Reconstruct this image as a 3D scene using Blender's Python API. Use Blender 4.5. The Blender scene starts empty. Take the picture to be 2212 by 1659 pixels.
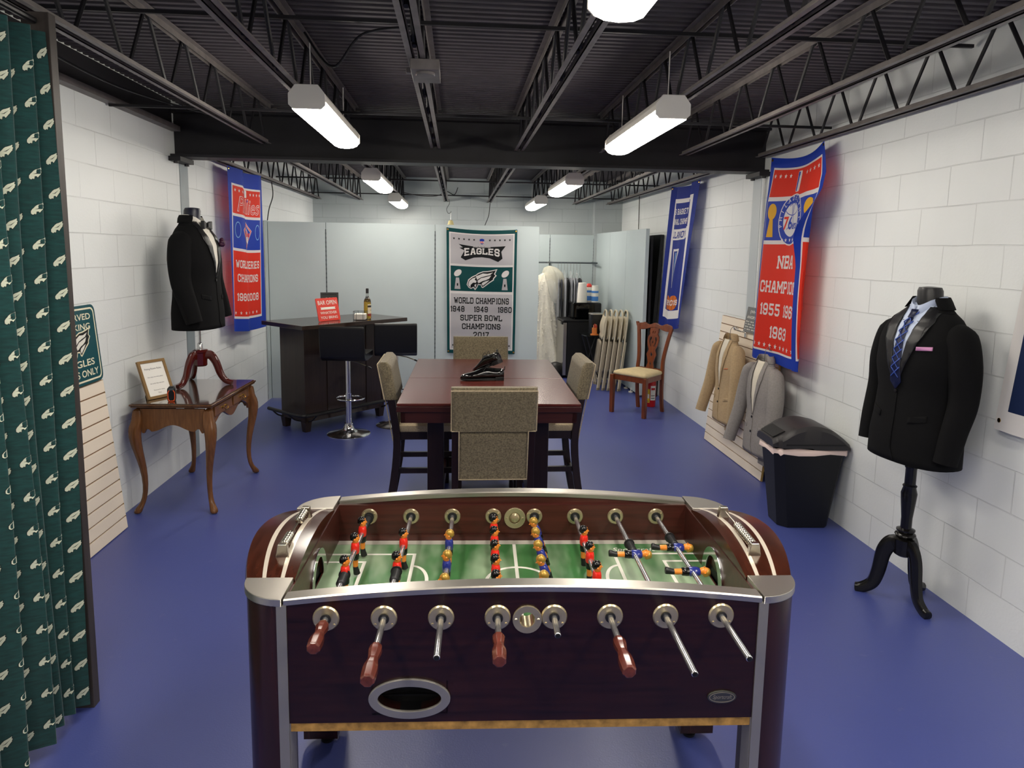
import bpy, bmesh, math, random
from mathutils import Vector, Matrix, Euler
random.seed(7)
SC = bpy.context.scene
COL = SC.collection
PI = math.pi
sin, cos, rad = math.sin, math.cos, math.radians

# ---------------------------------------------------------------- camera, exposure, world
H_EYE = 1.7558
def cam_axes(p, y, r):
    fwd = Vector((sin(y), cos(y), 0)); right = Vector((cos(y), -sin(y), 0)); up = Vector((0, 0, 1))
    f2 = fwd * cos(p) - up * sin(p); u2 = up * cos(p) + fwd * sin(p)
    return right * cos(r) + u2 * sin(r), u2 * cos(r) - right * sin(r), f2
_r, _u, _f = cam_axes(.1293, .0802, .0164)
cd = bpy.data.cameras.new('camera'); cam = bpy.data.objects.new('camera', cd); COL.objects.link(cam)
cd.sensor_width = 36; cd.lens = 36 * 1491.6 / 2212; cd.shift_y = -(829.5 - 738.5) / 2212; cd.clip_start = .02
m = Matrix((_r, _u, -_f)).transposed().to_4x4(); m.translation = Vector((0, 0, H_EYE)); cam.matrix_world = m
SC.camera = cam
SC.view_settings.view_transform = 'Standard'; SC.view_settings.look = 'None'
SC.view_settings.gamma = 1; SC.view_settings.use_curve_mapping = False
SC.view_settings.exposure = 0.72
w = bpy.data.worlds.new('world'); SC.world = w; w.use_nodes = True
w.node_tree.nodes['Background'].inputs[0].default_value = (.9, .93, 1, 1)
w.node_tree.nodes['Background'].inputs[1].default_value = .05
LAMP = 22.0          # radiance of the ceiling lamps' diffusers
XL, XR, YB, YF, ZC = -2.1807, 2.5271, 10.8, -2.6, 2.86

# ---------------------------------------------------------------- helpers
def lin(h):
    h = h.lstrip('#'); o = []
    for i in (0, 2, 4):
        c = int(h[i:i + 2], 16) / 255
        o.append(c / 12.92 if c <= .04045 else ((c + .055) / 1.055) ** 2.4)
    return tuple(o)
MATS = {}
def mat(name, col, rough=.5, metal=0., spec=.5, noise=None, bump=None, trans=0., coat=0., emit=0., stretch=None, translucent=0., sheen=0., aniso=0., alpha=1., ior=1.45, noise2=None):
    """procedural principled material; noise=(scale, amount), bump=(scale, strength, distance), stretch=xyz scale of the pattern"""
    if name in MATS: return MATS[name]
    if isinstance(col, str): col = lin(col)
    ma = bpy.data.materials.new(name); ma.use_nodes = True; nt = ma.node_tree; N = nt.nodes; L = nt.links
    b = N['Principled BSDF']; I = b.inputs
    I['Base Color'].default_value = (*col, 1); I['Roughness'].default_value = rough; I['Metallic'].default_value = metal
    I['Specular IOR Level'].default_value = spec; I['Transmission Weight'].default_value = trans; I['Coat Weight'].default_value = coat
    I['Coat Roughness'].default_value = .12; I['IOR'].default_value = ior; I['Alpha'].default_value = alpha
    I['Sheen Weight'].default_value = sheen; I['Anisotropic'].default_value = aniso
    if emit: I['Emission Color'].default_value = (*col, 1); I['Emission Strength'].default_value = emit
    if noise or bump:
        tc = N.new('ShaderNodeTexCoord'); mp = N.new('ShaderNodeMapping'); L.new(tc.outputs['Object'], mp.inputs[0])
        if stretch: mp.inputs['Scale'].default_value = stretch
    if noise:
        n = N.new('ShaderNodeTexNoise'); n.inputs['Scale'].default_value = noise[0]; n.inputs['Detail'].default_value = 5
        L.new(mp.outputs[0], n.inputs['Vector'])
        cr = N.new('ShaderNodeMapRange'); cr.inputs[1].default_value = .3; cr.inputs[2].default_value = .7
        cr.inputs[3].default_value = 1 - noise[1]; cr.inputs[4].default_value = 1 + noise[1]
        L.new(n.outputs['Fac'], cr.inputs[0])
        mx = N.new('ShaderNodeMix'); mx.data_type = 'RGBA'; mx.blend_type = 'MULTIPLY'; mx.inputs['Factor'].default_value = 1
        mx.inputs['A'].default_value = (*col, 1); L.new(cr.outputs[0], mx.inputs['B']); L.new(mx.outputs['Result'], I['Base Color'])
    if bump:
        n = N.new('ShaderNodeTexNoise'); n.inputs['Scale'].default_value = bump[0]; n.inputs['Detail'].default_value = 3
        L.new(mp.outputs[0], n.inputs['Vector'])
        bp = N.new('ShaderNodeBump'); bp.inputs['Strength'].default_value = bump[1]; bp.inputs['Distance'].default_value = bump[2]
        L.new(n.outputs['Fac'], bp.inputs['Height']); L.new(bp.outputs[0], I['Normal'])
    if translucent:
        t = N.new('ShaderNodeBsdfTranslucent'); t.inputs[0].default_value = (*col, 1)
        ms = N.new('ShaderNodeMixShader'); ms.inputs[0].default_value = translucent
        L.new(b.outputs[0], ms.inputs[1]); L.new(t.outputs[0], ms.inputs[2])
        L.new(ms.outputs[0], N['Material Output'].inputs[0])
    MATS[name] = ma
    return ma

class G:
    """collects shapes and links them as ONE mesh object"""
    def __init__(s): s.v = []; s.f = []; s.m = []; s.k = 0
    def add(s, vs, fs, T=None, k=None):
        o = len(s.v); k = s.k if k is None else k
        for p in vs: s.v.append(T @ Vector(p) if T is not None else Vector(p))
        for f in fs: s.f.append([i + o for i in f]); s.m.append(k)
        return s
    def box(s, x0, x1, y0, y1, z0, z1, T=None, k=None, taper=None):
        vs = [(x, y, z) for z in (z0, z1) for y in (y0, y1) for x in (x0, x1)]
        if taper:
            cx, cy = (x0 + x1) / 2, (y0 + y1) / 2
            vs = [((x - cx) * taper + cx, (y - cy) * taper + cy, z) if z == z0 else (x, y, z) for x, y, z in vs]
        return s.add(vs, [(0, 2, 3, 1), (4, 5, 7, 6), (0, 1, 5, 4), (2, 6, 7, 3), (0, 4, 6, 2), (1, 3, 7, 5)], T, k)
    def cbox(s, c, d, T=None, k=None):
        return s.box(c[0] - d[0] / 2, c[0] + d[0] / 2, c[1] - d[1] / 2, c[1] + d[1] / 2, c[2] - d[2] / 2, c[2] + d[2] / 2, T, k)
    def tube(s, pts, r, n=10, closed=False, T=None, k=None, caps=True, flat=1.0):
        pts = [Vector(p) for p in pts]; N = len(pts); rs = r if isinstance(r, (list, tuple)) else [r] * N
        t0 = (pts[1] - pts[0]).normalized(); up = Vector((0, 0, 1)) if abs(t0.z) < .9 else Vector((1, 0, 0))
        a = t0.cross(up).normalized(); vs = []; pt = t0
        for i, p in enumerate(pts):
            if closed: t = (pts[(i + 1) % N] - pts[i - 1]).normalized()
            else: t = (pts[min(i + 1, N - 1)] - pts[max(i - 1, 0)]).normalized()
            a = (pt.rotation_difference(t) @ a); a = (a - t * a.dot(t)).normalized(); b = t.cross(a); pt = t
            for j in range(n):
                q = 2 * PI * j / n; vs.append(p + (a * cos(q) + b * sin(q) * flat) * rs[i])
        fs = []
        for i in range(N if closed else N - 1):
            i2 = (i + 1) % N
            for j in range(n): fs.append((i * n + j, i * n + (j + 1) % n, i2 * n + (j + 1) % n, i2 * n + j))
        if caps and not closed: fs.append(tuple(range(n))[::-1]); fs.append(tuple(range((N - 1) * n, N * n)))
        return s.add(vs, fs, T, k)
    def cyl(s, p, q, r, r2=None, n=16, T=None, k=None, caps=True): return s.tube([p, q], [r, r if r2 is None else r2], n, T=T, k=k, caps=caps)
    def lathe(s, prof, n=24, T=None, k=None, c=(0, 0, 0), sx=1, sy=1):
        vs = []; fs = []; M = len(prof)
        for r, z in prof:
            for j in range(n): q = 2 * PI * j / n; vs.append((c[0] + r * cos(q) * sx, c[1] + r * sin(q) * sy, c[2] + z))
        for i in range(M - 1):
            for j in range(n): fs.append((i * n + j, i * n + (j + 1) % n, (i + 1) * n + (j + 1) % n, (i + 1) * n + j))
        if prof[0][0] > 1e-5: fs.append(tuple(range(n))[::-1])
        if prof[-1][0] > 1e-5: fs.append(tuple(range((M - 1) * n, M * n)))
        return s.add(vs, fs, T, k)
    def loft(s, rings, T=None, k=None, caps=True, closed=True):
        n = len(rings[0]); vs = [p for r in rings for p in r]; fs = []
        for i in range(len(rings) - 1):
            for j in range(n if closed else n - 1): fs.append((i * n + j, i * n + (j + 1) % n, (i + 1) * n + (j + 1) % n, (i + 1) * n + j))
        if caps: fs.append(tuple(range(n))[::-1]); fs.append(tuple(range((len(rings) - 1) * n, len(rings) * n)))
        return s.add(vs, fs, T, k)
    def prism(s, poly, z0, z1, T=None, k=None):
        n = len(poly); vs = [(x, y, z0) for x, y in poly] + [(x, y, z1) for x, y in poly]
        fs = [tuple(range(n))[::-1], tuple(range(n, 2 * n))] + [(i, (i + 1) % n, n + (i + 1) % n, n + i) for i in range(n)]
        return s.add(vs, fs, T, k)
    def grid(s, fn, us, vs_, T=None, k=None, kf=None):
        V = [fn(u, v) for v in vs_ for u in us]; n = len(us); o = len(s.v)
        for p in V: s.v.append(T @ Vector(p) if T is not None else Vector(p))
        for i in range(len(vs_) - 1):
            for j in range(n - 1):
                s.f.append([o + i * n + j, o + i * n + j + 1, o + (i + 1) * n + j + 1, o + (i + 1) * n + j])
                s.m.append(kf((us[j] + us[j + 1]) / 2, (vs_[i] + vs_[i + 1]) / 2) if kf else (s.k if k is None else k))
        return s
    def build(s, name, mats, parent=None, bevel=0., seg=2, smooth=.6, subsurf=0, thick=0., loc=None, weld=False):
        me = bpy.data.meshes.new(name); me.from_pydata([tuple(p) for p in s.v], [], s.f)
        for ma in (mats if isinstance(mats, (list, tuple)) else [mats]): me.materials.append(ma)
        me.polygons.foreach_set('material_index', s.m)
        bm = bmesh.new(); bm.from_mesh(me)
        if weld: bmesh.ops.remove_doubles(bm, verts=bm.verts, dist=1e-5)
        bmesh.ops.recalc_face_normals(bm, faces=bm.faces); bm.to_mesh(me); bm.free()
        me.validate()
        if smooth:
            me.shade_smooth(); me.set_sharp_from_angle(angle=smooth)
        o = bpy.data.objects.new(name, me); COL.objects.link(o)
        if parent is not None: o.parent = parent
        if loc is not None: o.location = loc
        if thick: md = o.modifiers.new('thickness', 'SOLIDIFY'); md.thickness = thick; md.offset = 0
        if bevel: md = o.modifiers.new('bevel', 'BEVEL'); md.width = bevel; md.segments = seg; md.limit_method = 'ANGLE'; md.angle_limit = .6; md.harden_normals = True
        if subsurf: md = o.modifiers.new('smooth', 'SUBSURF'); md.levels = subsurf; md.render_levels = subsurf
        return o

def thing(name, label, cat, loc=(0, 0, 0), rz=0., group=None):
    o = bpy.data.objects.new(name, None); o.empty_display_size = .05; COL.objects.link(o)
    o.location = loc; o.rotation_euler = (0, 0, rz); o['label'] = label; o['category'] = cat
    if group: o['group'] = group
    return o
def tag(o, label, cat, group=None):
    o['label'] = label; o['category'] = cat
    if group: o['group'] = group
    return o
def struct(o): o['kind'] = 'structure'; return o
def dup(root, label, loc=None, rz=None):
    def cp(o, par):
        c = o.copy(); COL.objects.link(c)
        if par is not None: c.parent = par
        for ch in [x for x in o.children]: cp(ch, c)
        return c
    r = cp(root, None); r['label'] = label
    if loc is not None: r.location = loc
    if rz is not None: r.rotation_euler = (0, 0, rz)
    return r
def frange(a, b, n): return [a + (b - a) * i / n for i in range(n + 1)]
def interp(tab, x):
    """piecewise linear/smooth table lookup [(x, y...), ...]"""
    if x <= tab[0][0]: return tab[0][1:]
    for p, q in zip(tab, tab[1:]):
        if x <= q[0]:
            t = (x - p[0]) / (q[0] - p[0]); t = t * t * (3 - 2 * t) * .5 + t * .5
            return tuple(a + (b - a) * t for a, b in zip(p[1:], q[1:]))
    return tab[-1][1:]
def bez(P, n=8):
    """Catmull-Rom through the points"""
    P = [Vector(p) for p in P]; out = []
    for i in range(len(P) - 1):
        a, b, c, d = P[max(i - 1, 0)], P[i], P[i + 1], P[min(i + 2, len(P) - 1)]
        for j in range(n):
            t = j / n; out.append(.5 * ((2 * b) + (c - a) * t + (2 * a - 5 * b + 4 * c - d) * t * t + (3 * b - a - 3 * c + d) * t ** 3))
    out.append(P[-1]); return out
def frameT(o, x, y, z=None):
    """matrix with origin o, local x and y axes"""
    x = Vector(x).normalized(); y = Vector(y); y = (y - x * y.dot(x)).normalized(); z = x.cross(y)
    m = Matrix((x, y, z)).transposed().to_4x4(); m.translation = Vector(o); return m
def flat(polys, depth=0., bev=0.):
    """2D outlines (even-odd holes) -> (verts, faces) plate centred on z = 0"""
    cu = bpy.data.curves.new('outline', 'CURVE'); cu.dimensions = '2D'; cu.fill_mode = 'BOTH'; cu.extrude = depth / 2; cu.bevel_depth = bev; cu.bevel_resolution = 1
    for P in polys:
        sp = cu.splines.new('POLY'); sp.points.add(len(P) - 1); sp.use_cyclic_u = True
        for q, p in zip(sp.points, P): q.co = (p[0], p[1], 0, 1)
    return _cmesh(cu)
def _cmesh(cu):
    o = bpy.data.objects.new('tmp', cu); me = o.to_mesh()
    vs = [tuple(v.co) for v in me.vertices]; fs = [tuple(p.vertices) for p in me.polygons]
    o.to_mesh_clear(); bpy.data.objects.remove(o); bpy.data.curves.remove(cu); return vs, fs
def text(s, size=1., bold=0., sx=1., align='CENTER', space=1., shear=0., fit=None):
    """flat lettering, baseline at y = 0; fit = total width"""
    cu = bpy.data.curves.new('lettering', 'FONT'); cu.body = s; cu.size = 1; cu.offset = bold; cu.align_x = align; cu.space_character = space; cu.shear = shear; cu.resolution_u = 3
    vs, fs = _cmesh(cu)
    if fit and vs:
        wd = max(v[0] for v in vs) - min(v[0] for v in vs); sx = fit / (wd * size)
    return [(v[0] * size * sx, v[1] * size, 0) for v in vs], fs
GLY = {'A': ['.2,0 1.5,6 2.6,6 3.9,0', '.8,2 3.3,2'], 'B': ['0,0 0,6 3.3,6 4,5.3 4,3.7 3.3,3 0,3', '3.3,3 4,2.3 4,.7 3.3,0 0,0'], 'C': ['4,4.3 4,5.2 3.2,6 .8,6 0,5.2 0,.8 .8,0 3.2,0 4,.8 4,1.7'],
       'D': ['0,0 0,6 3.2,6 4,5.2 4,.8 3.2,0 0,0'], 'E': ['3.7,6 0,6 0,0 3.7,0', '0,3 3,3'], 'F': ['3.7,6 0,6 0,0', '0,3 3,3'], 'G': ['4,4.4 4,5.2 3.2,6 .8,6 0,5.2 0,.8 .8,0 3.2,0 4,.8 4,2.7 2.3,2.7'],
       'H': ['0,0 0,6', '4,0 4,6', '0,3 4,3'], 'I': ['1,0 1,6'], 'K': ['0,0 0,6', '4,6 0,2.6', '1.4,3.6 4,0'], 'L': ['0,6 0,0 3.7,0 3.7,1.2'], 'M': ['0,0 0,6 2.4,2 4.8,6 4.8,0'], 'N': ['0,0 0,6 4,0 4,6'],
       'O': ['.8,0 0,.8 0,5.2 .8,6 3.2,6 4,5.2 4,.8 3.2,0 .8,0'], 'P': ['0,0 0,6 3.2,6 4,5.2 4,3.5 3.2,2.7 0,2.7'], 'R': ['0,0 0,6 3.2,6 4,5.2 4,3.5 3.2,2.7 0,2.7', '2.2,2.7 4,0'], 'S': ['4,4.6 4,5.2 3.2,6 .8,6 0,5.2 0,3.7 .8,3 3.2,3 4,2.3 4,.8 3.2,0 .8,0 0,.8 0,1.4'],
       'T': ['0,5 0,6 4,6 4,5', '2,0 2,6'], 'U': ['0,6 0,.8 .8,0 3.2,0 4,.8 4,6'], 'V': ['0,6 2,0 4,6'], 'W': ['0,6 1.2,0 2.5,4.6 3.8,0 5,6'], 'Y': ['0,6 2,3 4,6', '2,3 2,0'],
       '0': ['.8,0 0,.8 0,5.2 .8,6 3,6 3.8,5.2 3.8,.8 3,0 .8,0'], '1': ['.2,4.9 1.2,6 1.2,0'], '2': ['0,4.6 0,5.2 .8,6 3,6 3.8,5.2 3.8,3.6 0,.3 0,0 3.8,0'], '3': ['0,4.8 0,5.2 .8,6 3,6 3.8,5.2 3.8,3.7 3.1,3.1 1.4,3.1', '3.1,3.1 3.8,2.5 3.8,.8 3,0 .8,0 0,.8 0,1.3'],
       '4': ['3,0 3,6 2.6,6 0,1.7 3.9,1.7'], '5': ['3.6,6 .2,6 .2,3.4 3,3.4 3.8,2.7 3.8,.8 3,0 .8,0 0,.8'], '6': ['3.8,4.8 3.8,5.2 3,6 .8,6 0,5.2 0,.8 .8,0 3,0 3.8,.8 3.8,2.6 3,3.3 0,3.3'], '7': ['0,6 3.8,6 1.4,0'],
       '8': ['.8,3.1 .1,3.7 .1,5.2 .8,6 3,6 3.7,5.2 3.7,3.7 3,3.1 .8,3.1 0,2.4 0,.8 .8,0 3,0 3.8,.8 3.8,2.4 3,3.1'], '9': ['0,1.2 0,.8 .8,0 3,0 3.8,.8 3.8,5.2 3,6 .8,6 0,5.2 0,3.4 .8,2.7 3.8,2.7'], "'": ['.4,6 .4,4.8']}
SERIF = {'A': [(.2, 0), (3.9, 0)], 'B': [(0, 0), (0, 6)], 'D': [(0, 0), (0, 6)], 'E': [(0, 0), (0, 6)], 'F': [(0, 0)], 'H': [(0, 0), (4, 0), (0, 6), (4, 6)], 'I': [(1, 0), (1, 6)], 'K': [(0, 0), (0, 6), (4, 0), (4, 6)], 'L': [(0, 0), (0, 6)], 'M': [(0, 0), (4.8, 0), (0, 6), (4.8, 6)],
         'N': [(0, 0), (0, 6), (4, 6)], 'P': [(0, 0), (0, 6)], 'R': [(0, 0), (0, 6), (4, 0)], 'T': [(2, 0)], 'U': [(0, 6), (4, 6)], 'V': [(0, 6), (4, 6)], 'W': [(0, 6), (5, 6)], 'Y': [(2, 0)], '1': [(1.2, 0)], '4': [(3, 0)]}
def block(s, size, fit, wt=1.15, serif=True):
    """slab-serif athletic lettering, centred, cap height = size, total width = fit"""
    vs = []; fs = []; x0 = 0.
    def quad(P):
        o = len(vs); vs.extend([(a, b, 0) for a, b in P]); fs.append(tuple(range(o, o + len(P))))
    h = wt / 2
    for ch in s:
        if ch == ' ': x0 += 2.8; continue
        mx = 0
        for pl in GLY[ch]:
            P = [tuple(float(v) for v in q.split(',')) for q in pl.split()]; P = [(x + x0, h + y * (6.6 - wt) / 6) for x, y in P]
            for i in range(len(P) - 1):
                a, b = Vector(P[i]), Vector(P[i + 1]); d = (b - a).normalized(); n = Vector((-d.y, d.x)) * h
                diag = abs(d.x) > .05 and abs(d.y) > .05; e = d * (h * .42 if diag else h * (.42 if 0 < i < len(P) - 2 else .9))
                quad([a - e - n, b + e - n, b + e + n, a - e + n])
            mx = max(mx, max(x for x, _ in P) - x0)
        if serif:
            for x, y in SERIF.get(ch, ()): yy = h + y * (6.6 - wt) / 6; quad([(x + x0 - 1.05, yy - h * .95), (x + x0 + 1.05, yy - h * .95), (x + x0 + 1.05, yy + h * .6), (x + x0 - 1.05, yy + h * .6)])
        x0 += mx + 2.35
    lo = min(v[0] for v in vs); hi = max(v[0] for v in vs); k = fit / (hi - lo); ky = size / 6.6
    return [((x - (lo + hi) / 2) * k, y * ky, 0) for x, y, _ in vs], fs
def star(cx, cy, r, rot=PI / 2):
    return [(cx + (r if i % 2 == 0 else r * .42) * cos(rot + i * PI / 5), cy + (r if i % 2 == 0 else r * .42) * sin(rot + i * PI / 5)) for i in range(10)]
def ell(cx, cy, rx, ry=None, n=28, a0=0, a1=2 * PI):
    ry = rx if ry is None else ry
    full = abs(a1 - a0 - 2 * PI) < 1e-6
    return [(cx + rx * cos(a0 + (a1 - a0) * i / (n if full else n - 1)), cy + ry * sin(a0 + (a1 - a0) * i / (n if full else n - 1))) for i in range(n)]
def rect(x0, x1, y0, y1): return [(x0, y0), (x1, y0), (x1, y1), (x0, y1)]
def rrect(x0, x1, y0, y1, r, n=5):
    o = []
    for cx, cy, a in ((x1 - r, y0 + r, -PI / 2), (x1 - r, y1 - r, 0), (x0 + r, y1 - r, PI / 2), (x0 + r, y0 + r, PI)):
        o += [(cx + r * cos(a + PI / 2 * i / n), cy + r * sin(a + PI / 2 * i / n)) for i in range(n + 1)]
    return o
def drape(g, vf, S, off, k=0, dx=.03, dy=.06, at=(0, 0), rot=0., sc=1.):
    """lay flat (verts, faces) artwork on the surface S(u, v, off), cut fine enough to follow its folds"""
    vs, fs = vf; bm = bmesh.new()
    cr, sr = cos(rot), sin(rot)
    V = [bm.verts.new((at[0] + sc * (x * cr - y * sr), at[1] + sc * (x * sr + y * cr), 0)) for x, y, _ in vs]
    for f in fs:
        try: bm.faces.new([V[i] for i in f])
        except ValueError: pass
    if dx:
        for ax, d in ((0, dx), (1, dy)):
            if not d or not bm.verts: continue
            lo = min(v.co[ax] for v in bm.verts); hi = max(v.co[ax] for v in bm.verts); c = math.floor(lo / d) * d + d
            while c < hi:
                no = Vector((1, 0, 0)) if ax == 0 else Vector((0, 1, 0)); co = no * c
                bmesh.ops.bisect_plane(bm, geom=bm.verts[:] + bm.edges[:] + bm.faces[:], plane_co=co, plane_no=no, dist=1e-6); c += d
    bm.verts.index_update()
    g.add([S(v.co.x, v.co.y, off) for v in bm.verts], [[v.index for v in f.verts] for f in bm.faces], k=k); bm.free()
def art(g, polys, S, off, k=0, **kw): drape(g, flat(polys), S, off, k, **kw)

# eagle-head emblem of the club, as outlines on a unit-wide field (x right, y up)
def _n(P, ox, oy, s): return [((x - ox) / s, (oy - y) / s) for x, y in P]
EAGLE_OUT = _n([(352, 765), (372, 700), (418, 662), (470, 636), (500, 612), (560, 588), (620, 584), (680, 572), (745, 556), (716, 622), (738, 640), (704, 680), (702, 700), (650, 735), (600, 775), (562, 804), (542, 794), (536, 768), (500, 764), (492, 792), (462, 834), (438, 804), (408, 818), (378, 804)], 550, 695, 400)
EAGLE_IN = _n([(364, 765), (382, 708), (425, 672), (475, 645), (505, 622), (565, 598), (620, 595), (680, 584), (726, 572), (702, 620), (720, 640), (690, 676), (688, 694), (640, 726), (592, 764), (560, 790), (550, 782), (542, 756), (496, 752), (484, 784), (462, 815), (444, 790), (408, 806), (384, 796)], 550, 695, 400)
EAGLE_W = [_n(P, 550, 695, 400) for P in (
    [(372, 765), (388, 715), (430, 682), (470, 668), (455, 700), (480, 715), (470, 740), (440, 735), (420, 750), (402, 770), (404, 796), (386, 788)],
    [(470, 655), (505, 640), (560, 615), (620, 618), (690, 600), (650, 635), (590, 650), (540, 665), (500, 690), (488, 700)],
    [(490, 712), (540, 675), (600, 660), (668, 640), (640, 680), (600, 700), (560, 712), (520, 735), (500, 742)],
    [(545, 748), (560, 730), (600, 712), (645, 700), (610, 735), (580, 758), (560, 775)],
    [(452, 765), (478, 752), (472, 782), (462, 800)])]
# ---------------------------------------------------------------- the room
def wall_mat(name, col, ax, jz=.0):
    ma = bpy.data.materials.new(name); ma.use_nodes = True; nt = ma.node_tree; N = nt.nodes; L = nt.links; b = N['Principled BSDF']
    tc = N.new('ShaderNodeTexCoord'); sp = N.new('ShaderNodeSeparateXYZ'); cb = N.new('ShaderNodeCombineXYZ')
    L.new(tc.outputs['Object'], sp.inputs[0]); L.new(sp.outputs[ax], cb.inputs[0]); L.new(sp.outputs[2], cb.inputs[1])
    wob = N.new('ShaderNodeTexNoise'); wob.inputs['Scale'].default_value = 3.2; L.new(cb.outputs[0], wob.inputs['Vector'])
    va = N.new('ShaderNodeVectorMath'); va.operation = 'MULTIPLY_ADD'; va.inputs[1].default_value = (.010, .010, 0)
    L.new(wob.outputs['Color'], va.inputs[0]); L.new(cb.outputs[0], va.inputs[2])
    br = N.new('ShaderNodeTexBrick'); I = br.inputs
    I['Scale'].default_value = 1; I['Brick Width'].default_value = .4064; I['Row Height'].default_value = .2032
    I['Mortar Size'].default_value = .0034; I['Mortar Smooth'].default_value = .35; I['Bias'].default_value = 0
    br.offset = .5; L.new(va.outputs[0], br.inputs['Vector'])
    # joints are unevenly filled with paint: strong in places, gone in others
    fn = N.new('ShaderNodeTexNoise'); fn.inputs['Scale'].default_value = 2.1; fn.inputs['Detail'].default_value = 4; L.new(cb.outputs[0], fn.inputs['Vector'])
    mr = N.new('ShaderNodeMapRange'); mr.inputs[1].default_value = .35; mr.inputs[2].default_value = .62; mr.inputs[3].default_value = .25; mr.inputs[4].default_value = 1; L.new(fn.outputs['Fac'], mr.inputs[0])
    jm = N.new('ShaderNodeMath'); jm.operation = 'MULTIPLY'; L.new(br.outputs['Fac'], jm.inputs[0]); L.new(mr.outputs[0], jm.inputs[1])
    pn = N.new('ShaderNodeTexNoise'); pn.inputs['Scale'].default_value = 60; pn.inputs['Detail'].default_value = 4; L.new(cb.outputs[0], pn.inputs['Vector'])
    ps = N.new('ShaderNodeMath'); ps.operation = 'MULTIPLY'; ps.inputs[1].default_value = .22; L.new(pn.outputs['Fac'], ps.inputs[0])
    hh = N.new('ShaderNodeMath'); hh.operation = 'SUBTRACT'; L.new(ps.outputs[0], hh.inputs[0]); L.new(jm.outputs[0], hh.inputs[1])
    bp = N.new('ShaderNodeBump'); bp.inputs['Strength'].default_value = .9; bp.inputs['Distance'].default_value = .005; L.new(hh.outputs[0], bp.inputs['Height']); L.new(bp.outputs[0], b.inputs['Normal'])
    ln = N.new('ShaderNodeTexNoise'); ln.inputs['Scale'].default_value = 1.3; ln.inputs['Detail'].default_value = 3; L.new(cb.outputs[0], ln.inputs['Vector'])
    mx = N.new('ShaderNodeMix'); mx.data_type = 'RGBA'; c = lin(col)
    mx.inputs['A'].default_value = (*[x * .93 for x in c], 1); mx.inputs['B'].default_value = (*[x * 1.05 for x in c], 1); L.new(ln.outputs['Fac'], mx.inputs['Factor'])
    m2 = N.new('ShaderNodeMix'); m2.data_type = 'RGBA'; m2.inputs['B'].default_value = (*[x * .62 for x in c], 1); L.new(mx.outputs['Result'], m2.inputs['A'])
    jf = N.new('ShaderNodeMath'); jf.operation = 'MULTIPLY'; jf.inputs[1].default_value = .40; L.new(jm.outputs[0], jf.inputs[0]); L.new(jf.outputs[0], m2.inputs['Factor'])
    L.new(m2.outputs['Result'], b.inputs['Base Color']); b.inputs['Roughness'].default_value = .42; b.inputs['Specular IOR Level'].default_value = .4
    return ma
WALLC = '#e4e8e8'
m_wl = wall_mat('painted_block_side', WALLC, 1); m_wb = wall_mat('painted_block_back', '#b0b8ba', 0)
def floor_mat():
    ma = bpy.data.materials.new('blue_floor_paint'); ma.use_nodes = True; nt = ma.node_tree; N = nt.nodes; L = nt.links; b = N['Principled BSDF']
    tc = N.new('ShaderNodeTexCoord')
    def nz(s, d=4):
        n = N.new('ShaderNodeTexNoise'); n.inputs['Scale'].default_value = s; n.inputs['Detail'].default_value = d; L.new(tc.outputs['Object'], n.inputs['Vector']); return n
    a = nz(1.1, 6); bb = nz(14, 6); c = nz(160, 2)
    c1 = lin('#3c478a'); c2 = lin('#444f92')
    mx = N.new('ShaderNodeMix'); mx.data_type = 'RGBA'; mx.inputs['A'].default_value = (*c1, 1); mx.inputs['B'].default_value = (*c2, 1); L.new(a.outputs['Fac'], mx.inputs['Factor'])
    sc = N.new('ShaderNodeMapRange'); sc.inputs[1].default_value = .66; sc.inputs[2].default_value = .8; sc.inputs[3].default_value = 0; sc.inputs[4].default_value = .22; L.new(bb.outputs['Fac'], sc.inputs[0])
    m2 = N.new('ShaderNodeMix'); m2.data_type = 'RGBA'; m2.inputs['B'].default_value = (*lin('#8080a8'), 1); L.new(mx.outputs['Result'], m2.inputs['A']); L.new(sc.outputs[0], m2.inputs['Factor'])
    L.new(m2.outputs['Result'], b.inputs['Base Color'])
    rr = N.new('ShaderNodeMapRange'); rr.inputs[3].default_value = .34; rr.inputs[4].default_value = .48; L.new(a.outputs['Fac'], rr.inputs[0]); L.new(rr.outputs[0], b.inputs['Roughness'])
    bp = N.new('ShaderNodeBump'); bp.inputs['Strength'].default_value = .25; bp.inputs['Distance'].default_value = .002; L.new(c.outputs['Fac'], bp.inputs['Height']); L.new(bp.outputs[0], b.inputs['Normal'])
    b.inputs['Specular IOR Level'].default_value = .9
    return ma
m_black = mat('black_ceiling_paint', '#474247', .62, noise=(9, .15))
m_steel = mat('dark_grey_steel_paint', '#6e6866', .5, noise=(14, .2))
m_beam = mat('black_beam_paint', '#1d1c20', .55, noise=(8, .2))
g = G().box(XL - .4, XR + .4, YF - .4, YB + .4, -.2, 0); struct(g.build('floor', floor_mat(), smooth=0))
g = G().box(XL - .2, XL, YF, YB, 0, 3.0); struct(g.build('wall_left', m_wl, smooth=0))
g = G().box(XR, XR + .2, YF, YB, 0, 3.0); struct(g.build('wall_right', m_wl, smooth=0))
g = G().box(XL - .2, XR + .2, YB, YB + .2, 0, 3.0); struct(g.build('wall_back', m_wb, smooth=0))
g = G().box(XL - .2, XR + .2, YF - .2, YF, 0, 3.0); struct(g.build('wall_front', mat('dim_entrance_wall', '#6b6c70', .7), smooth=0))
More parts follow.
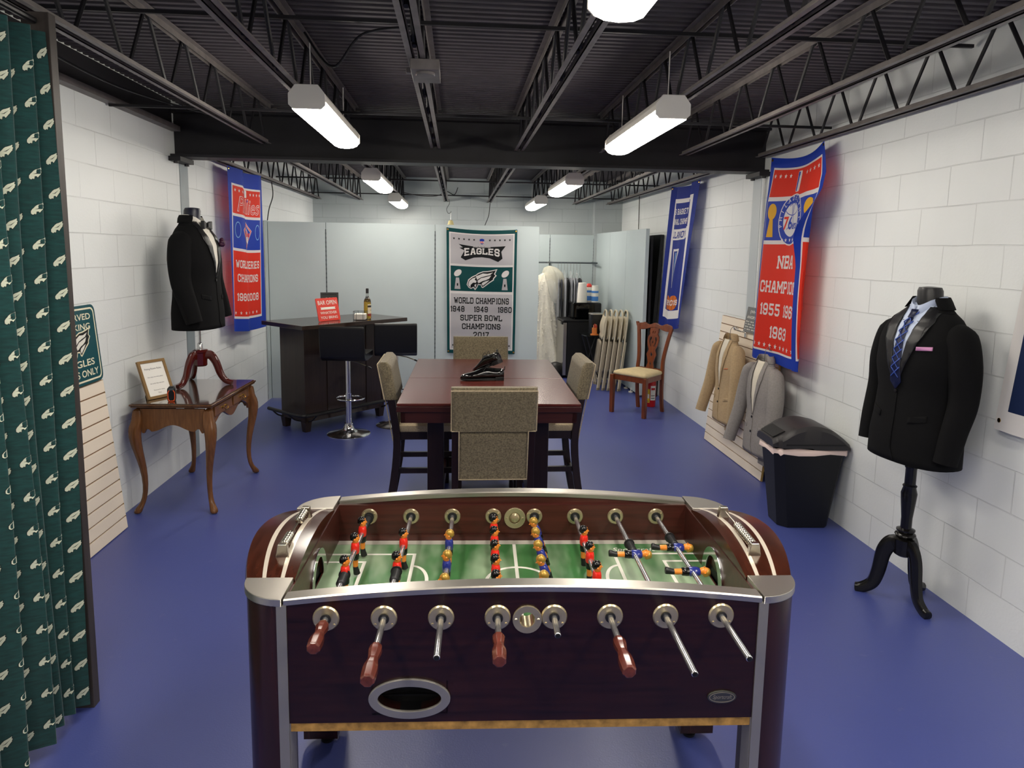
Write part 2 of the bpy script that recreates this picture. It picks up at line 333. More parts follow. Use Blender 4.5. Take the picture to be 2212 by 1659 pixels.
# corrugated metal deck, ridges across the room
g = G(); P = .0635; ys = []; zs = []
n = int((YB - YF) / P)
for i in range(n + 1):
    y = YF + i * P
    for dy, dz in ((0, 0), (.42, 0), (.5, .018), (.92, .018)): ys.append(y + dy * P); zs.append(ZC + dz)
vs = [(x, y, z) for y, z in zip(ys, zs) for x in (XL - .1, XR + .1)]
g.add(vs, [(2 * i, 2 * i + 1, 2 * i + 3, 2 * i + 2) for i in range(len(ys) - 1)])
o = g.build('ceiling', m_black, smooth=0, thick=.003); struct(o)
# left wall: black band and ledger strip above the blocks
g = G().box(XL, XL + .012, YF, 5.6, 2.66, 2.85); struct(g.build('trim_1', m_beam, smooth=0))
g = G().box(XL, XL + .065, YF, 5.62, 2.628, 2.66).box(XL, XL + .065, YF, 5.62, 2.66, 2.665); struct(g.build('trim_2', m_steel, smooth=0))
# flush grey column strips in both side walls, with the conduit on the right one
m_col = mat('grey_column_paint', '#8d989c', .45, noise=(6, .08))
g = G().box(XL, XL + .004, 5.735, 5.90, 0, 2.46); struct(g.build('trim_3', m_col, smooth=0))
g = G().box(XR - .004, XR, 5.70, 5.86, 0, 2.46); struct(g.build('trim_4', mat('pale_column_paint', '#b9c1c4', .45), smooth=0))
g = G().cyl((XR - .015, 5.62, .02), (XR - .015, 5.62, 2.44), .011); o = g.build('conduit_pipe', mat('white_paint', '#cfd3d3', .4)); tag(o, 'thin white conduit pipe up the right wall beside the grey column strip', 'pipe')
# corner pier at the back right
g = G().box(2.10, XR, YB - .16, YB, 0, 2.84); struct(g.build('trim_5', m_wb, smooth=0))
# main girder
g = G().box(XL + .002, XR - .002, 5.57, 5.77, 2.435, 2.455).box(XL + .002, XR - .002, 5.57, 5.77, 2.765, 2.785).box(XL + .002, XR - .002, 5.66, 5.68, 2.45, 2.77)
beam = thing('steel_girder', 'heavy black steel girder crossing the whole ceiling from wall to wall', 'beam', (0, 0, 0))
g.build('i_section', m_beam, beam, smooth=0)
for sx, x0, x1 in ((-1, XL + .003, XL + .09), (1, XR - .1, XR - .003)):
    g = G().box(x0, x1, 5.53, 5.80, 2.40, 2.434)
    for yy in (5.56, 5.77): g.cyl(((x0 + x1) / 2, yy, 2.385), ((x0 + x1) / 2, yy, 2.402), .018, n=6)
    g.build('bearing_plate', m_beam, beam, smooth=0)
# bar joists
JX = [-1.46, -.815, -.175, .477, 1.15, 1.80, 2.43]
def joist(x, y0, y1, zb, zt, label, first_end, rust=False):
    t = thing('bar_joist', label, 'joist', (x, y0, zb), group='roof joists')
    Lh = y1 - y0; hz = zt - zb; a = .012
    g = G()
    for s in (-1, 1):      # double angle with a slot between
        x0, x1 = (a, a + .026) if s > 0 else (-a - .026, -a)
        g.box(x0, x1, 0, Lh, 0, .004); g.box(min(s * a, s * (a + .004)), max(s * a, s * (a + .004)), 0, Lh, 0, .030)
    g.build('bottom_chord', m_steel, t, smooth=0)
    g = G()
    for s in (-1, 1):
        x0, x1 = (a, a + .03) if s > 0 else (-a - .03, -a)
        g.box(x0, x1, -.1, Lh + .1, hz - .004, hz); g.box(min(s * a, s * (a + .004)), max(s * a, s * (a + .004)), -.1, Lh + .1, hz - .034, hz)
    g.build('top_chord', m_steel, t, smooth=0)
    g = G(); n = max(2, round(Lh / .44)); st = Lh / n
    for i in range(n):
        y = i * st
        g.cyl((0, y + .03, .012), (0, y + st / 2 - .02, hz - .012), .0095, n=6); g.cyl((0, y + st / 2 + .02, hz - .012), (0, y + st - .03, .012), .0095, n=6)
    g.build('web', m_beam, t, smooth=.8)
    return t
ORD = ['first', 'second', 'third', 'fourth', 'fifth', 'sixth', 'seventh']
for i, x in enumerate(JX):
    lab = ORD[i] + ' open-web steel joist from the left, in front of the girder' if i < 6 else 'open-web steel joist along the right wall, in front of the girder'
    joist(x, YF + .05, 5.55, 2.545, 2.855, lab, 0)
    lab = ORD[i] + ' open-web steel joist from the left, in the far bay behind the girder' if i < 6 else 'open-web steel joist along the right wall, in the far bay behind the girder'
    joist(x if i < 6 else 2.30, 5.80, YB - .02, 2.50, 2.84, lab, 0)
joist(-2.08, 5.80, YB - .02, 2.50, 2.84, 'open-web steel joist along the left wall, in the far bay behind the girder', 0)
# bridging rods tie the joists together
for y, z, lab in ((3.35, 2.79, 'nearest thin bridging rod across the front joists'), (4.62, 2.62, 'thin bridging rod across the front joists just before the girder'),
                  (8.6, 2.60, 'thin bridging rod across the far joists, nearer the girder'), (10.3, 2.56, 'thin bridging rod with cable across the far joists by the back wall')):
    g = G().box(XL + .02, XR - .02, y - .008, y + .008, z - .008, z + .008); tag(g.build('bridging_rod', m_beam, smooth=0), lab, 'rod')
# lamps
m_lens = mat('lamp_diffuser', (1.0, .93, .82), .4, emit=LAMP); m_lamp = mat('lamp_housing', '#efebe3', .35)
def lamp(x, y, z, L, label, chain=True):
    t = thing('ceiling_lamp', label, 'ceiling lamp', (x, y, z), group='strip lamps under the joists')
    w0, w1 = .085, .055
    g = G()
    prof = [(-w0, .022), (-w0, .05), (-w1, .092), (w1, .092), (w0, .05), (w0, .022)]
    g.prism(prof, -L / 2 + .01, L / 2 - .01, T=frameT((0, 0, 0), (1, 0, 0), (0, 0, 1)))
    g.build('housing', m_lamp, t, bevel=.003)
    for s in (-1, 1):
        g = G(); prof2 = [(-w0 - .004, .0), (-w0 - .004, .052), (-w1, .096), (w1, .096), (w0 + .004, .052), (w0 + .004, 0), (w0 * .8, -.02), (-w0 * .8, -.02)]
        g.prism(prof2, -.006, .006, T=frameT((0, s * (L / 2 + .002), 0), (1, 0, 0), (0, 0, 1))); g.build('end_cap', m_lamp, t, bevel=.003)
    g = G(); prof = [(w0 - .004, .022), (w0 - .004, .0), (w0 * .84, -.022), (w0 * .5, -.034), (0, -.038), (-w0 * .5, -.034), (-w0 * .84, -.022), (-w0 + .004, .0), (-w0 + .004, .022)]
    g.prism(prof, -L / 2 + .012, L / 2 - .012, T=frameT((0, 0, 0), (1, 0, 0), (0, 0, 1))); g.build('diffuser', m_lens, t, smooth=1)
    if chain:
        for s in (-1, 1):
            g = G().cyl((0, s * L * .42, .09), (0, s * L * .42, .33), .003, n=6); g.build('hanging_wire', m_lamp, t)
    return t
for x, y, lab in ((-.735, 4.15, 'lit strip lamp in front of the girder, over the left side'), (1.07, 4.1, 'lit strip lamp in front of the girder, over the right side'),
                  (-.79, 7.12, 'lit strip lamp just behind the girder on the left'), (1.08, 7.09, 'lit strip lamp just behind the girder on the right'),
                  (-.82, 9.85, 'farthest lit strip lamp on the left, by the back wall'), (1.08, 9.7, 'farthest lit strip lamp on the right, by the back wall'),
                  (.455, 1.46, 'lit strip lamp cut by the top edge, nearest to the viewer'), (-.80, 1.05, 'added unseen strip lamp above the viewer on the left'), (1.45, 1.0, 'added unseen strip lamp above the viewer on the right'), (-.80, -.75, 'added unseen strip lamp behind the viewer on the left'), (1.45, -.75, 'added unseen strip lamp behind the viewer on the right')):  # last four lamps are unseen, added to light the foreground
    lamp(x, y, 2.45 if y < 6 else 2.40, 1.2, lab)
# ---------------------------------------------------------------- foosball table
def wood(name, col, scale=(2, 30, 30), amt=.35, rough=.3, coat=0., nz=3.):
    return mat(name, col, rough, noise=(nz, amt), stretch=scale, coat=coat)
m_mahog = wood('dark_mahogany_laminate', '#200b08', (1.2, 22, 22), .5, .28)
m_mahog_in = wood('mahogany_laminate_inside', '#3d1b16', (1.2, 22, 22), .35, .3)
m_legw = wood('dark_leg_laminate', '#2a1210', (22, 22, 1.2), .4, .25)
m_endw = wood('reddish_end_laminate', '#38190f', (22, 1.5, 22), .3, .22)
m_alu = mat('brushed_silver', '#b3aea6', .3, .9, bump=(300, .05, .001), stretch=(1, 60, 60))
m_alu_d = mat('silver_edge_trim', '#9a9690', .4, .7)
m_chrome = mat('chrome', '#e2e2e2', .14, 1.)
m_nickel = mat('nickel_beige_reflection', '#bfb190', .3, .8); m_pnick = mat('polished_nickel', '#c4beae', .2, 1.); m_rod = mat('polished_rod', '#cfcfd3', .2, .9)  # first nickel: beige tint paints in a warm reflection from the surroundings
m_rubber = mat('black_rubber', '#18181a', .42)
m_stripe = mat('pale_inlay_stripe', '#cfc6b8', .3, .25)
m_black = mat('black_plastic', '#0c0c0e', .4)
m_white = mat('white_print', '#e4e2d8', .4)
m_green = mat('green_playing_field', '#527f50', .26, noise=(5, .28), stretch=(2.2, .6, 1))
m_chip = mat('bare_chipboard', '#a0793f', .8, noise=(38, .45))
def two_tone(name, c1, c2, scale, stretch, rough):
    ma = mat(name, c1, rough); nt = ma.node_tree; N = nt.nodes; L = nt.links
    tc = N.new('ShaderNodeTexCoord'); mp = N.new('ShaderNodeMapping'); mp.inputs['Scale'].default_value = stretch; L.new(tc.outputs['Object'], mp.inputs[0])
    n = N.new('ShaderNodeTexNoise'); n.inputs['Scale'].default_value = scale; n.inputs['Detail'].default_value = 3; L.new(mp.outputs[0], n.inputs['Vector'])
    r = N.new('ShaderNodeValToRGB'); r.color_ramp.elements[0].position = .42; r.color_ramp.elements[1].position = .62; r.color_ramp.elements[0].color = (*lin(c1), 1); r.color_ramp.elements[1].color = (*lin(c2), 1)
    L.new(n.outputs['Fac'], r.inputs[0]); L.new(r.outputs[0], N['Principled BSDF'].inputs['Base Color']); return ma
m_green = two_tone('mottled_playing_field', '#3c6e3e', '#93a98a', 3.2, (2.0, .7, 1), .24)  # green mottled with paler random patches
FT = thing('foosball_table', 'dark mahogany foosball table with silver trim, nearest thing in the room', 'foosball table', (.180, 1.649, 0), rad(-2.0))
UR, VD, ZR, ZROD, ZF = .61, .73, .880, .833, .745
arch = lambda u: ZR + .034 * (1 - (u / UR) ** 2)
for nm, v0, v1, near in (('front_panel', 0, .04, 1), ('rear_panel', .69, .73, 0)):
    top = [(u, arch(u) - .006) for u in frange(UR, -UR, 24)]
    holes = [ell(.003, .828, .0215), ell(-.296, .614, .088, .042, 40)] if near else []
    vf = flat([[(-UR, .546), (UR, .546)] + top] + holes, depth=v1 - v0)
    T = frameT((0, (v0 + v1) / 2, 0), (1, 0, 0), (0, 0, 1))
    G().add(*vf, T).build(nm, m_mahog if near else m_mahog_in, FT, smooth=0)
    g = G().box(-UR + .002, UR - .002, v0 + .002, v1 - .002, .522, .545); g.build('exposed_chipboard_edge', m_chip, FT, smooth=0)['label'] = 'bare chipboard edge along the bottom of the panel'
    g = G(); us = frange(-UR, UR, 32); e = .003
    g.loft([[(u, v0 - e, arch(u) - .012), (u, v0 - e, arch(u) + .001), (u, v0 + .001, arch(u) + .004), (u, v1 - .001, arch(u) + .004), (u, v1 + e, arch(u) + .001), (u, v1 + e, arch(u) - .008)] for u in us])
    g.build('top_rail', m_alu, FT, smooth=.5)
# bottom board, inner liners
G().box(-UR, UR, .03, .70, .548, .566).build('bottom_board', m_black, FT, smooth=0)
g = G().add(*flat([rect(-UR, UR, .73, .874), ell(.003, .828, .0215)], depth=.012), frameT((0, .046, 0), (1, 0, 0), (0, 0, 1))).box(-UR, UR, .676, .69, .768, .874).box(-UR, UR, .672, .69, .73, .768)
g.build('inner_wall', m_mahog_in, FT, smooth=0)
# playing field
F = G(); F.box(-UR, UR, .05, .68, ZF - .012, ZF - .0005, k=0)
S = lambda u, v, o: (u, v, ZF + o)
lw = .0055
def line_rect(x0, x1, y0, y1, k=1):
    art(F, [rect(x0 - lw, x1 + lw, y0 - lw, y1 + lw), rect(x0 + lw, x1 - lw, y0 + lw, y1 - lw)], S, .0004, k, dx=0)
vc = .365
F.add([(-UR, .05, ZF), (UR, .05, ZF), (UR, .68, ZF), (-UR, .68, ZF)], [(0, 1, 2, 3)], k=0)
art(F, [rect(-UR, UR, .640, .676)], S, .0006, 2, dx=0); art(F, [rect(-UR, UR, .054, .09)], S, .0006, 2, dx=0)
art(F, [rect(-lw, lw, .09, .64)], S, .0004, 1, dx=0)
art(F, [ell(0, vc, .098 + lw, n=40), ell(0, vc, .098 - lw, n=40)], S, .0005, 1, dx=0); art(F, [ell(0, vc, .013, n=16)], S, .0007, 1, dx=0)
for s in (-1, 1):
    line_rect(min(s * .337, s * .62), max(s * .337, s * .62), vc - .197, vc + .197); line_rect(min(s * .494, s * .62), max(s * .494, s * .62), vc - .14, vc + .14)
    a0 = PI / 2 if s > 0 else -PI / 2
    arc = ell(s * .337, vc, .055 + lw, .11 + lw, 20, a0, a0 + PI) + ell(s * .337, vc, .055 - lw, .11 - lw, 20, a0, a0 + PI)[::-1]
    art(F, [arc], S, .0005, 1, dx=0); art(F, [ell(s * .25, vc, .012, n=16)], S, .0005, 1, dx=0)
drape(F, text('Sportcraft', .038, .004, .95, 'LEFT', shear=.3), S, .0006, 1, dx=0, at=(.335, .582))
drape(F, text('Sportcraft', .038, .004, .95, 'LEFT', shear=.3), S, .0006, 1, dx=0, at=(-.335, .148), rot=PI)
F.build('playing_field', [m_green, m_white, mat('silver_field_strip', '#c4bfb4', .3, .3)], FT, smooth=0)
# end walls, end decks, goals, score counters, corner legs
DV = (.115, .615)
def deck_z(v): return ZR + .038 * (1 - ((v - vc) / .25) ** 2)
def deck_o(v): return .738 + .045 * (1 - ((v - vc) / .25) ** 2)
for s in (-1, 1):
    g = G()
    vf = flat([[(.04, .735), (.69, .735), (.69, .872), (.04, .872)], [(vc + .066 * cos(a), ZF + .082 * sin(a)) for a in frange(0, PI, 16)]], depth=.014)
    g.add(*vf, frameT((s * .617, 0, 0), (0, 1, 0), (0, 0, 1)))
    g.build('end_wall', m_mahog_in, FT, smooth=0)
    g = G().box(s * .62, s * .70, vc - .085, vc + .085, .70, .85); g.build('goal_pocket', m_black, FT, smooth=0)
    g = G(); arc = [(vc + .094 * cos(a), ZF + .105 * sin(a)) for a in frange(0, PI, 24)] + [(vc + .064 * cos(a), ZF + .08 * sin(a)) for a in frange(PI, 0, 24)]
    g.add(*flat([arc], depth=.004, bev=.0015), frameT((s * .6085, 0, 0), (0, 1, 0), (0, 0, 1)))
    g.build('goal_rim', m_chrome, FT)
    g = G(); vsn = frange(DV[0], DV[1], 24); rings = []
    for v in vsn:
        z, uo, ui = deck_z(v), deck_o(v), .612
        fr = [0, .22, .30, .60, .68, 1]
        top = [(s * (ui + (uo - ui) * f), v, z + .004 * sin(PI * f)) for f in fr]
        rings.append(top + [(s * (uo + .004), v, z - .012), (s * uo, v, z - .05), (s * (uo - .012), v, .545), (s * (ui + .03), v, .545), (s * ui, v, .86)])
    n = len(rings[0]); vs = [p for r in rings for p in r]
    for i in range(len(rings) - 1):
        for j in range(n):
            g.add([vs[i * n + j], vs[i * n + (j + 1) % n], vs[(i + 1) * n + (j + 1) % n], vs[(i + 1) * n + j]], [(0, 1, 2, 3)], k=1 if j in (1, 3) else 0)
    for i in (0, len(rings) - 1): g.add(rings[i], [tuple(range(n))], k=0)
    g.build('end_deck', [m_endw, m_stripe], FT, smooth=.5, weld=True)
    # score counter
    pc = bpy.data.objects.new('score_counter', None); COL.objects.link(pc); pc.parent = FT; pc['label'] = 'sliding score counter with silver beads'
    u0 = s * .668
    for v in (.205, .462):
        zb = deck_z(v) - .002
        G().prism([(-.019, 0), (.019, 0), (.012, .04), (-.012, .04)], -.009, .009, T=frameT((u0, v, zb), (1, 0, 0), (0, 0, 1))).build('bracket', m_pnick, pc, bevel=.002)
    g = G().cyl((u0, .205, deck_z(.205) + .028), (u0, .462, deck_z(.462) + .028), .0028, n=8); g.build('wire', m_pnick, pc)
    spots = [.225 + .0135 * i for i in range(5)] + [.385 + .0135 * i for i in range(5)] if s < 0 else [.222 + .0128 * i for i in range(10)]
    for v in spots:
        g = G().lathe([(.003, -.006), (.011, -.005), (.0135, 0), (.011, .005), (.003, .006)], 14, T=frameT((u0, v, deck_z(.205) + .028 + (v - .205) / .257 * (deck_z(.462) - deck_z(.205))), (1, 0, 0), (0, 0, 1)))
        g.build('bead', m_pnick, pc, smooth=1)
    for e in (0, 1):       # quarter-round legs with silver caps and edge trims
        v0 = 0 if e == 0 else VD; d = 1 if e == 0 else -1
        cx, cy, R = s * .615, v0 + d * .115, .118
        def sect(r, ins=0.):
            pts = [(cx, cy), (cx, cy - d * r)] + [(cx + s * r * sin(a) * 1.03, cy - d * r * cos(a)) for a in frange(0, PI / 2, 14)]
            return pts
        g = G().prism(sect(R - .003), .035, .868); g.build('leg', m_legw, FT, smooth=.4)
        g = G().prism(sect(R + .002), .866, .886); g.build('corner_cap', m_alu, FT, smooth=.4, bevel=.002)
        y0, y1 = sorted((v0 - d * .004, v0 + d * .006))
        g = G().box(*sorted((s * .603, s * .628)), y0, y1, .03, .868).box(*sorted((s * .6, s * .606)), *sorted((v0, v0 + d * .05)), .03, .546); g.build('leg_trim', m_alu_d, FT, smooth=0)
        g = G().lathe([(.022, 0), (.024, .01), (.012, .014), (.012, .04)], 14, c=(cx + s * .045, cy - d * .045, 0)); g.build('leveler_foot', m_rubber, FT)
    
# ball entries, ball return, badge
for v, d in ((0, -1), (.676, -1)):
    g = G().add(*flat([ell(.003, .828, .036), ell(.003, .828, .021)], depth=.003, bev=.0015), frameT((0, v - .003, 0), (1, 0, 0), (0, 0, 1)))
    if d and v > .1: g.lathe([(.021, .0), (.012, .012), (.0001, .016)], 20, T=frameT((.003, v, .828), (1, 0, 0), (0, 0, 1)))
    else: g.tube([(.003, 0, .828), (.003, .052, .828)], .0215, 20, caps=False)
    for a in (0, PI): g.lathe([(.005, 0), (.003, .003), (.0001, .0035)], 8, T=frameT((.003 + .0285 * cos(a), v - .005, .828), (1, 0, 0), (0, 0, 1)))
    g.build('ball_entry', m_nickel, FT)
g = G().add(*flat([ell(-.296, .614, .103, .053, 48), ell(-.296, .614, .083, .036, 48)], depth=.004, bev=.002), frameT((0, -.004, 0), (1, 0, 0), (0, 0, 1)))
br = g.build('ball_return', m_alu_d, FT)
g = G(); g.box(-.392, -.2, .045, .05, .57, .66).box(-.392, -.2, .0, .05, .566, .574).box(-.394, -.39, 0, .05, .57, .66).box(-.202, -.198, 0, .05, .57, .66)
g.prism([(-.39, 0), (-.2, 0), (-.296, .014)], 0, .002, T=frameT((0, .03, .60), (1, 0, 0), (0, 1, 0)))
g.build('tray', m_black, br, smooth=0)
g = G().add(*flat([ell(.519, .607, .037, .0165, 32)], depth=.003, bev=.0015), frameT((0, -.002, 0), (1, 0, 0), (0, 0, 1)))
bd = g.build('oval_badge', mat('pewter', '#5f5f58', .4, .9), FT)
g = G(); g.add(*[text('Sportcraft', .0155, .0006, .8, shear=.3)[i] for i in (0, 1)], frameT((.519, -.0052, .603), (1, 0, 0), (0, 0, 1)))
g.add(*flat([ell(.519, .607, .034, .0142, 32), ell(.519, .607, .0325, .013, 32)], depth=.0008), frameT((0, -.0052, 0), (1, 0, 0), (0, 0, 1)))
g.build('raised_lettering', m_nickel, bd, smooth=0)
# rods with players, rubber bumpers, bearings and handles
m_skin = mat('orange_skin_paint', '#d9822f', .25); m_red = mat('red_jersey_paint', '#d0281c', .2); m_blue = mat('blue_jersey_paint', '#242e78', .2)
m_gold = mat('gold_hair_paint', '#a8863a', .3, .4); m_hair = mat('black_hair_paint', '#0d0d0e', .2); m_grip = wood('red_brown_handle_wood', '#5c2d25', (20, 2, 20), .3, .18)
def player(parent, u, v, red, tilt):
    g = G(); T = Matrix.Translation((u, v, ZROD)) @ Matrix.Rotation(tilt, 4, 'Y')
    d = 1 if red else -1
    R = lambda z, rx, ry, ox=0: [(d * ox + rx * cos(a), ry * sin(a), z) for a in frange(0, 2 * PI, 12)[:-1]]
    g.loft([R(.052, .003, .003), R(.049, .010, .010), R(.038, .0125, .012, .001), R(.028, .010, .010, .002), R(.022, .0075, .008)], T, 0)
    g.lathe([(.004, .0), (.005, .0)], 6, T, 0, c=(d * .0125, 0, .036)); g.lathe([(0.0001, -.003), (.003, 0), (.0001, .003)], 6, T, 0, c=(d * .0135, 0, .036))
    for sy in (-1, 1): g.lathe([(.0001, -.004), (.003, 0), (.0001, .004)], 6, T, 0, c=(0, sy * .012, .036))
    g.loft([R(.0545, .003, .003, -.001), R(.052, .010, .010, -.002), R(.045, .0135, .0128, -.002), R(.036, .0125, .0128, -.004), R(.032, .006, .009, -.007)], T, 4)
    g.loft([R(.024, .007, .008), R(.021, .0115, .015), R(.010, .0135, .0172), R(-.004, .0135, .0165), R(-.012, .0115, .013)], T, 1)
    g.loft([R(-.008, .012, .0135), R(-.018, .0125, .014), R(-.030, .0115, .0125), R(-.032, .009, .010)], T, 2)
    g.loft([R(-.03, .0085, .0095), R(-.045, .0085, .009), R(-.056, .0075, .008)], T, 0)
    g.loft([R(-.054, .0085, .009), R(-.062, .009, .009, .001), R(-.070, .010, .0095, .003), R(-.077, .011, .0095, .004), R(-.08, .009, .0085, .003)], T, 3)
    return g.build('player', [m_skin, m_red if red else m_blue, m_hair, m_rubber, m_hair if red else m_gold], parent, smooth=.9)
RODS = [(-.505, 1, (.535, .405, .245), 0, (-.03, -.137), .80), (-.36, 1, (.44, .27), 0, (-.13, -.262), .80), (-.216, 0, (.43, .278, .13), 0, (-.175,), .79),
        (-.0725, 1, (.555, .455, .35, .25, .15), 0, (-.09, -.195), .80), (.072, 0, (.535, .45, .352, .25, .15), rad(-22), (-.088,), .79),
        (.216, 1, (.46, .335, .205), 0, (-.11, -.24), .80), (.36, 0, (.365, .15), rad(90), (-.248,), .79), (.505, 0, (.413, .247, .09), rad(90), (-.192,), .79)]
for i, (u, red, men, tilt, hd, far) in enumerate(RODS):
    end = hd[0] - .03 if len(hd) == 2 else hd[0]
    g = G().tube([(u, end - .002, ZROD), (u, end, ZROD), (u, far, ZROD)], [.006, .0078, .0078], 14)
    r_ = g.build('rod', m_rod, FT, smooth=.7)
    if len(hd) == 1:
        G().tube([(u, end - .003, ZROD), (u, end - .0022, ZROD)], [.0052, .0066], 12).build('rod_tip', m_black, r_)
    for v in men: player(r_, u, v, red, tilt)
    ext = {0: (.205, .62), 1: (.225,), 6: (.41,), 7: (.46,)}.get(i, ())
    for v in ext:
        g = G(); pr = [(.0085, -.03)] + [(.0135 if k % 2 else .0115, -.028 + .056 * k / 14) for k in range(15)] + [(.017, .029), (.017, .033), (.0085, .034)]
        g.lathe(pr, 16, T=frameT((u, v, ZROD), (1, 0, 0), (0, 0, -1))); g.build('rubber_bumper', m_rubber, r_)
    for v, R1, d in ((0, .0335, -1), (.676, .0285, -1)):
        g = G(); pr = [(.0125, 0), (R1, .0), (R1, .002), (R1 - .003, .006), (R1 - .006, .0065 if d else .004), (.0125, .005)]
        g.lathe(pr, 28, T=frameT((u, v, ZROD), (1, 0, 0), (0, 0, 1)))
        for a in (.6, PI - .6) if v else (-.6, -PI + .6): g.lathe([(.004, .005), (.003, .0085), (.0001, .009)], 8, T=frameT((u + (R1 - .0075) * cos(a), v, ZROD + (R1 - .0075) * sin(a)), (1, 0, 0), (0, 0, 1)))
        b = g.build('bearing_plate', m_nickel, FT, smooth=.5)
        G().lathe([(.0085, 0), (.0135 if v == 0 else .0175, .0), (.0135 if v == 0 else .0165, .0085), (.0085, .0085)], 20, T=frameT((u, v, ZROD), (1, 0, 0), (0, 0, 1))).build('bushing', m_rubber, b)
    if len(hd) == 2:
        L = hd[0] - hd[1]
        pr = [(.0005, 0), (.0145, .001), (.0165, .10 * L), (.0155, .2 * L), (.0122, .36 * L), (.0128, .42 * L), (.0172, .58 * L), (.0185, .72 * L), (.0168, .97 * L), (.0135, L), (.0005, L + .001)]
        g = G(); T = frameT((u, hd[0], ZROD), (1, 0, 0), (0, 0, 1)); n = 8
        vs = [(r * cos(2 * PI * (j + .5) / n), r * sin(2 * PI * (j + .5) / n), z) for r, z in pr for j in range(n)]
        g.add(vs, [(a * n + j, a * n + (j + 1) % n, (a + 1) * n + (j + 1) % n, (a + 1) * n + j) for a in range(len(pr) - 1) for j in range(n)], T)
        g.build('handle', m_grip, r_, bevel=.0012, smooth=.35)
# ---------------------------------------------------------------- counter-height dining set
m_cherry = wood('cherry_table_top', '#54241f', (1.5, 26, 26), .22, .22); m_dkwood = wood('espresso_wood', '#1d0f0d', (20, 20, 2), .3, .3); m_apron = wood('dark_cherry_apron', '#3a1916', (1.5, 26, 26), .25, .3)
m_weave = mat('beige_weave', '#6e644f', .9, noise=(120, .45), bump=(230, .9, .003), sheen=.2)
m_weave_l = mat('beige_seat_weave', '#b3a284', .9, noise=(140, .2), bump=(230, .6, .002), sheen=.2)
DT = thing('dining_table', 'square-edged cherry dining table in the middle of the room with shoes on it', 'table', (.198, 4.575, 0), rad(-1.0))
W, D = 1.03, 1.61
for y0, y1, in ((-D / 2, -.022), (-.020, D / 2)):
    G().box(-W / 2, W / 2, y0, y1, .900, .915).build('top_leaf', m_cherry, DT, bevel=.003)
G().box(-W / 2 - .002, W / 2 + .002, -D / 2 - .002, D / 2 + .002, .866, .8985).build('under_slab', m_apron, DT, bevel=.003)
g = G()
for s in (-1, 1):
    g.box(*sorted((s * (W / 2 - .02), s * (W / 2 - .045))), -D / 2 + .02, D / 2 - .02, .80, .866); g.box(-W / 2 + .02, W / 2 - .02, *sorted((s * (D / 2 - .02), s * (D / 2 - .045))), .80, .866)
g.build('apron', m_apron, DT, smooth=0)
for sx in (-1, 1):
    for sy in (-1, 1): G().box(sx * .31 - .047, sx * .31 + .047, sy * .57 - .047, sy * .57 + .047, 0, .80).build('leg', m_dkwood, DT, bevel=.004)
g = G()
for sx in (-1, 1): g.box(sx * .31 - .03, sx * .31 + .03, -.523, .523, .12, .2)
for o_ in (g,): o_.box(-.262, .262, -.6, -.54, .12, .2).box(-.262, .262, .54, .6, .12, .2)
g.build('stretcher', m_apron, DT, smooth=0)
CH = thing('counter_chair', 'woven beige counter chair at the near end of the table, back to the viewer', 'chair', (.2, 3.875, 0), 0, 'woven counter chairs around the table')
def back_y(z): return -.2 - .085 * max(0, (z - .55) / .5) ** 1.2
for s in (-1, 1):
    G().box(s * .185 - .02, s * .185 + .02, .165, .205, 0, .56, taper=.8).build('leg', m_dkwood, CH, bevel=.003)
    zs = frange(0, .98, 14)
    ring = lambda z: (lambda y, w, d: [(s * .207 - w, y - d, z), (s * .207 + w, y - d, z), (s * .207 + w, y + d, z), (s * .207 - w, y + d, z)])(back_y(z) if z > .5 else -.2 - .07 * ((.5 - z) / .5) ** 1.6, .018, .024)
    G().loft([ring(z) for z in zs]).build('leg', m_dkwood, CH, bevel=.003)
    G().box(s * .185 - .012, s * .185 + .012, -.21, .17, .30, .335).build('stretcher', m_dkwood, CH, smooth=0)
G().box(-.17, .17, .172, .196, .19, .235).build('footrest', m_dkwood, CH, smooth=0)
G().box(-.17, .17, -.248, -.226, .22, .25).build('stretcher', m_dkwood, CH, smooth=0)
g = G().box(-.205, .205, -.2, .205, .53, .585); g.build('seat_frame', m_dkwood, CH, bevel=.004)
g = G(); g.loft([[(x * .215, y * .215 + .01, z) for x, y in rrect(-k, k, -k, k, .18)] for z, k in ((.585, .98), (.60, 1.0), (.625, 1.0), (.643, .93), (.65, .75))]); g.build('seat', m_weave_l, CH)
def bk(x0, x1, z0, z1, th, rr):
    g = G(); rings = []
    for z in frange(z0, z1, 10):
        y = back_y(z); e = min(1, (z1 - z) / .03 + .55)
        rings.append([(px, y + py * e, z) for px, py in rrect(x0, x1, -th / 2, th / 2, rr)])
    return g.loft(rings)
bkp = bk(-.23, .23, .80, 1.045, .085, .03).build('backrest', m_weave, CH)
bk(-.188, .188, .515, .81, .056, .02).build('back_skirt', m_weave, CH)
g = G()
for pts in ([(-.228, .805), (-.228, 1.03), (.228, 1.03), (.228, .805)], [(-.226, .803), (-.186, .803), (-.186, .52), (.186, .52), (.186, .803), (.226, .803)]):
    g.tube([(x, back_y(z) - (.041 if z > .8 else .028), z) for x, z in pts], .0038, 6)
g.build('piping', m_weave_l, bkp)
dup(CH, 'woven beige counter chair on the left side of the table, by the bar stools', (-.185, 4.63, 0), rad(-90))
dup(CH, 'woven beige counter chair on the right side of the table', (.585, 4.64, 0), rad(90))
dup(CH, 'woven beige counter chair at the far end of the table before the green banner', (.2, 5.50, 0), rad(180))
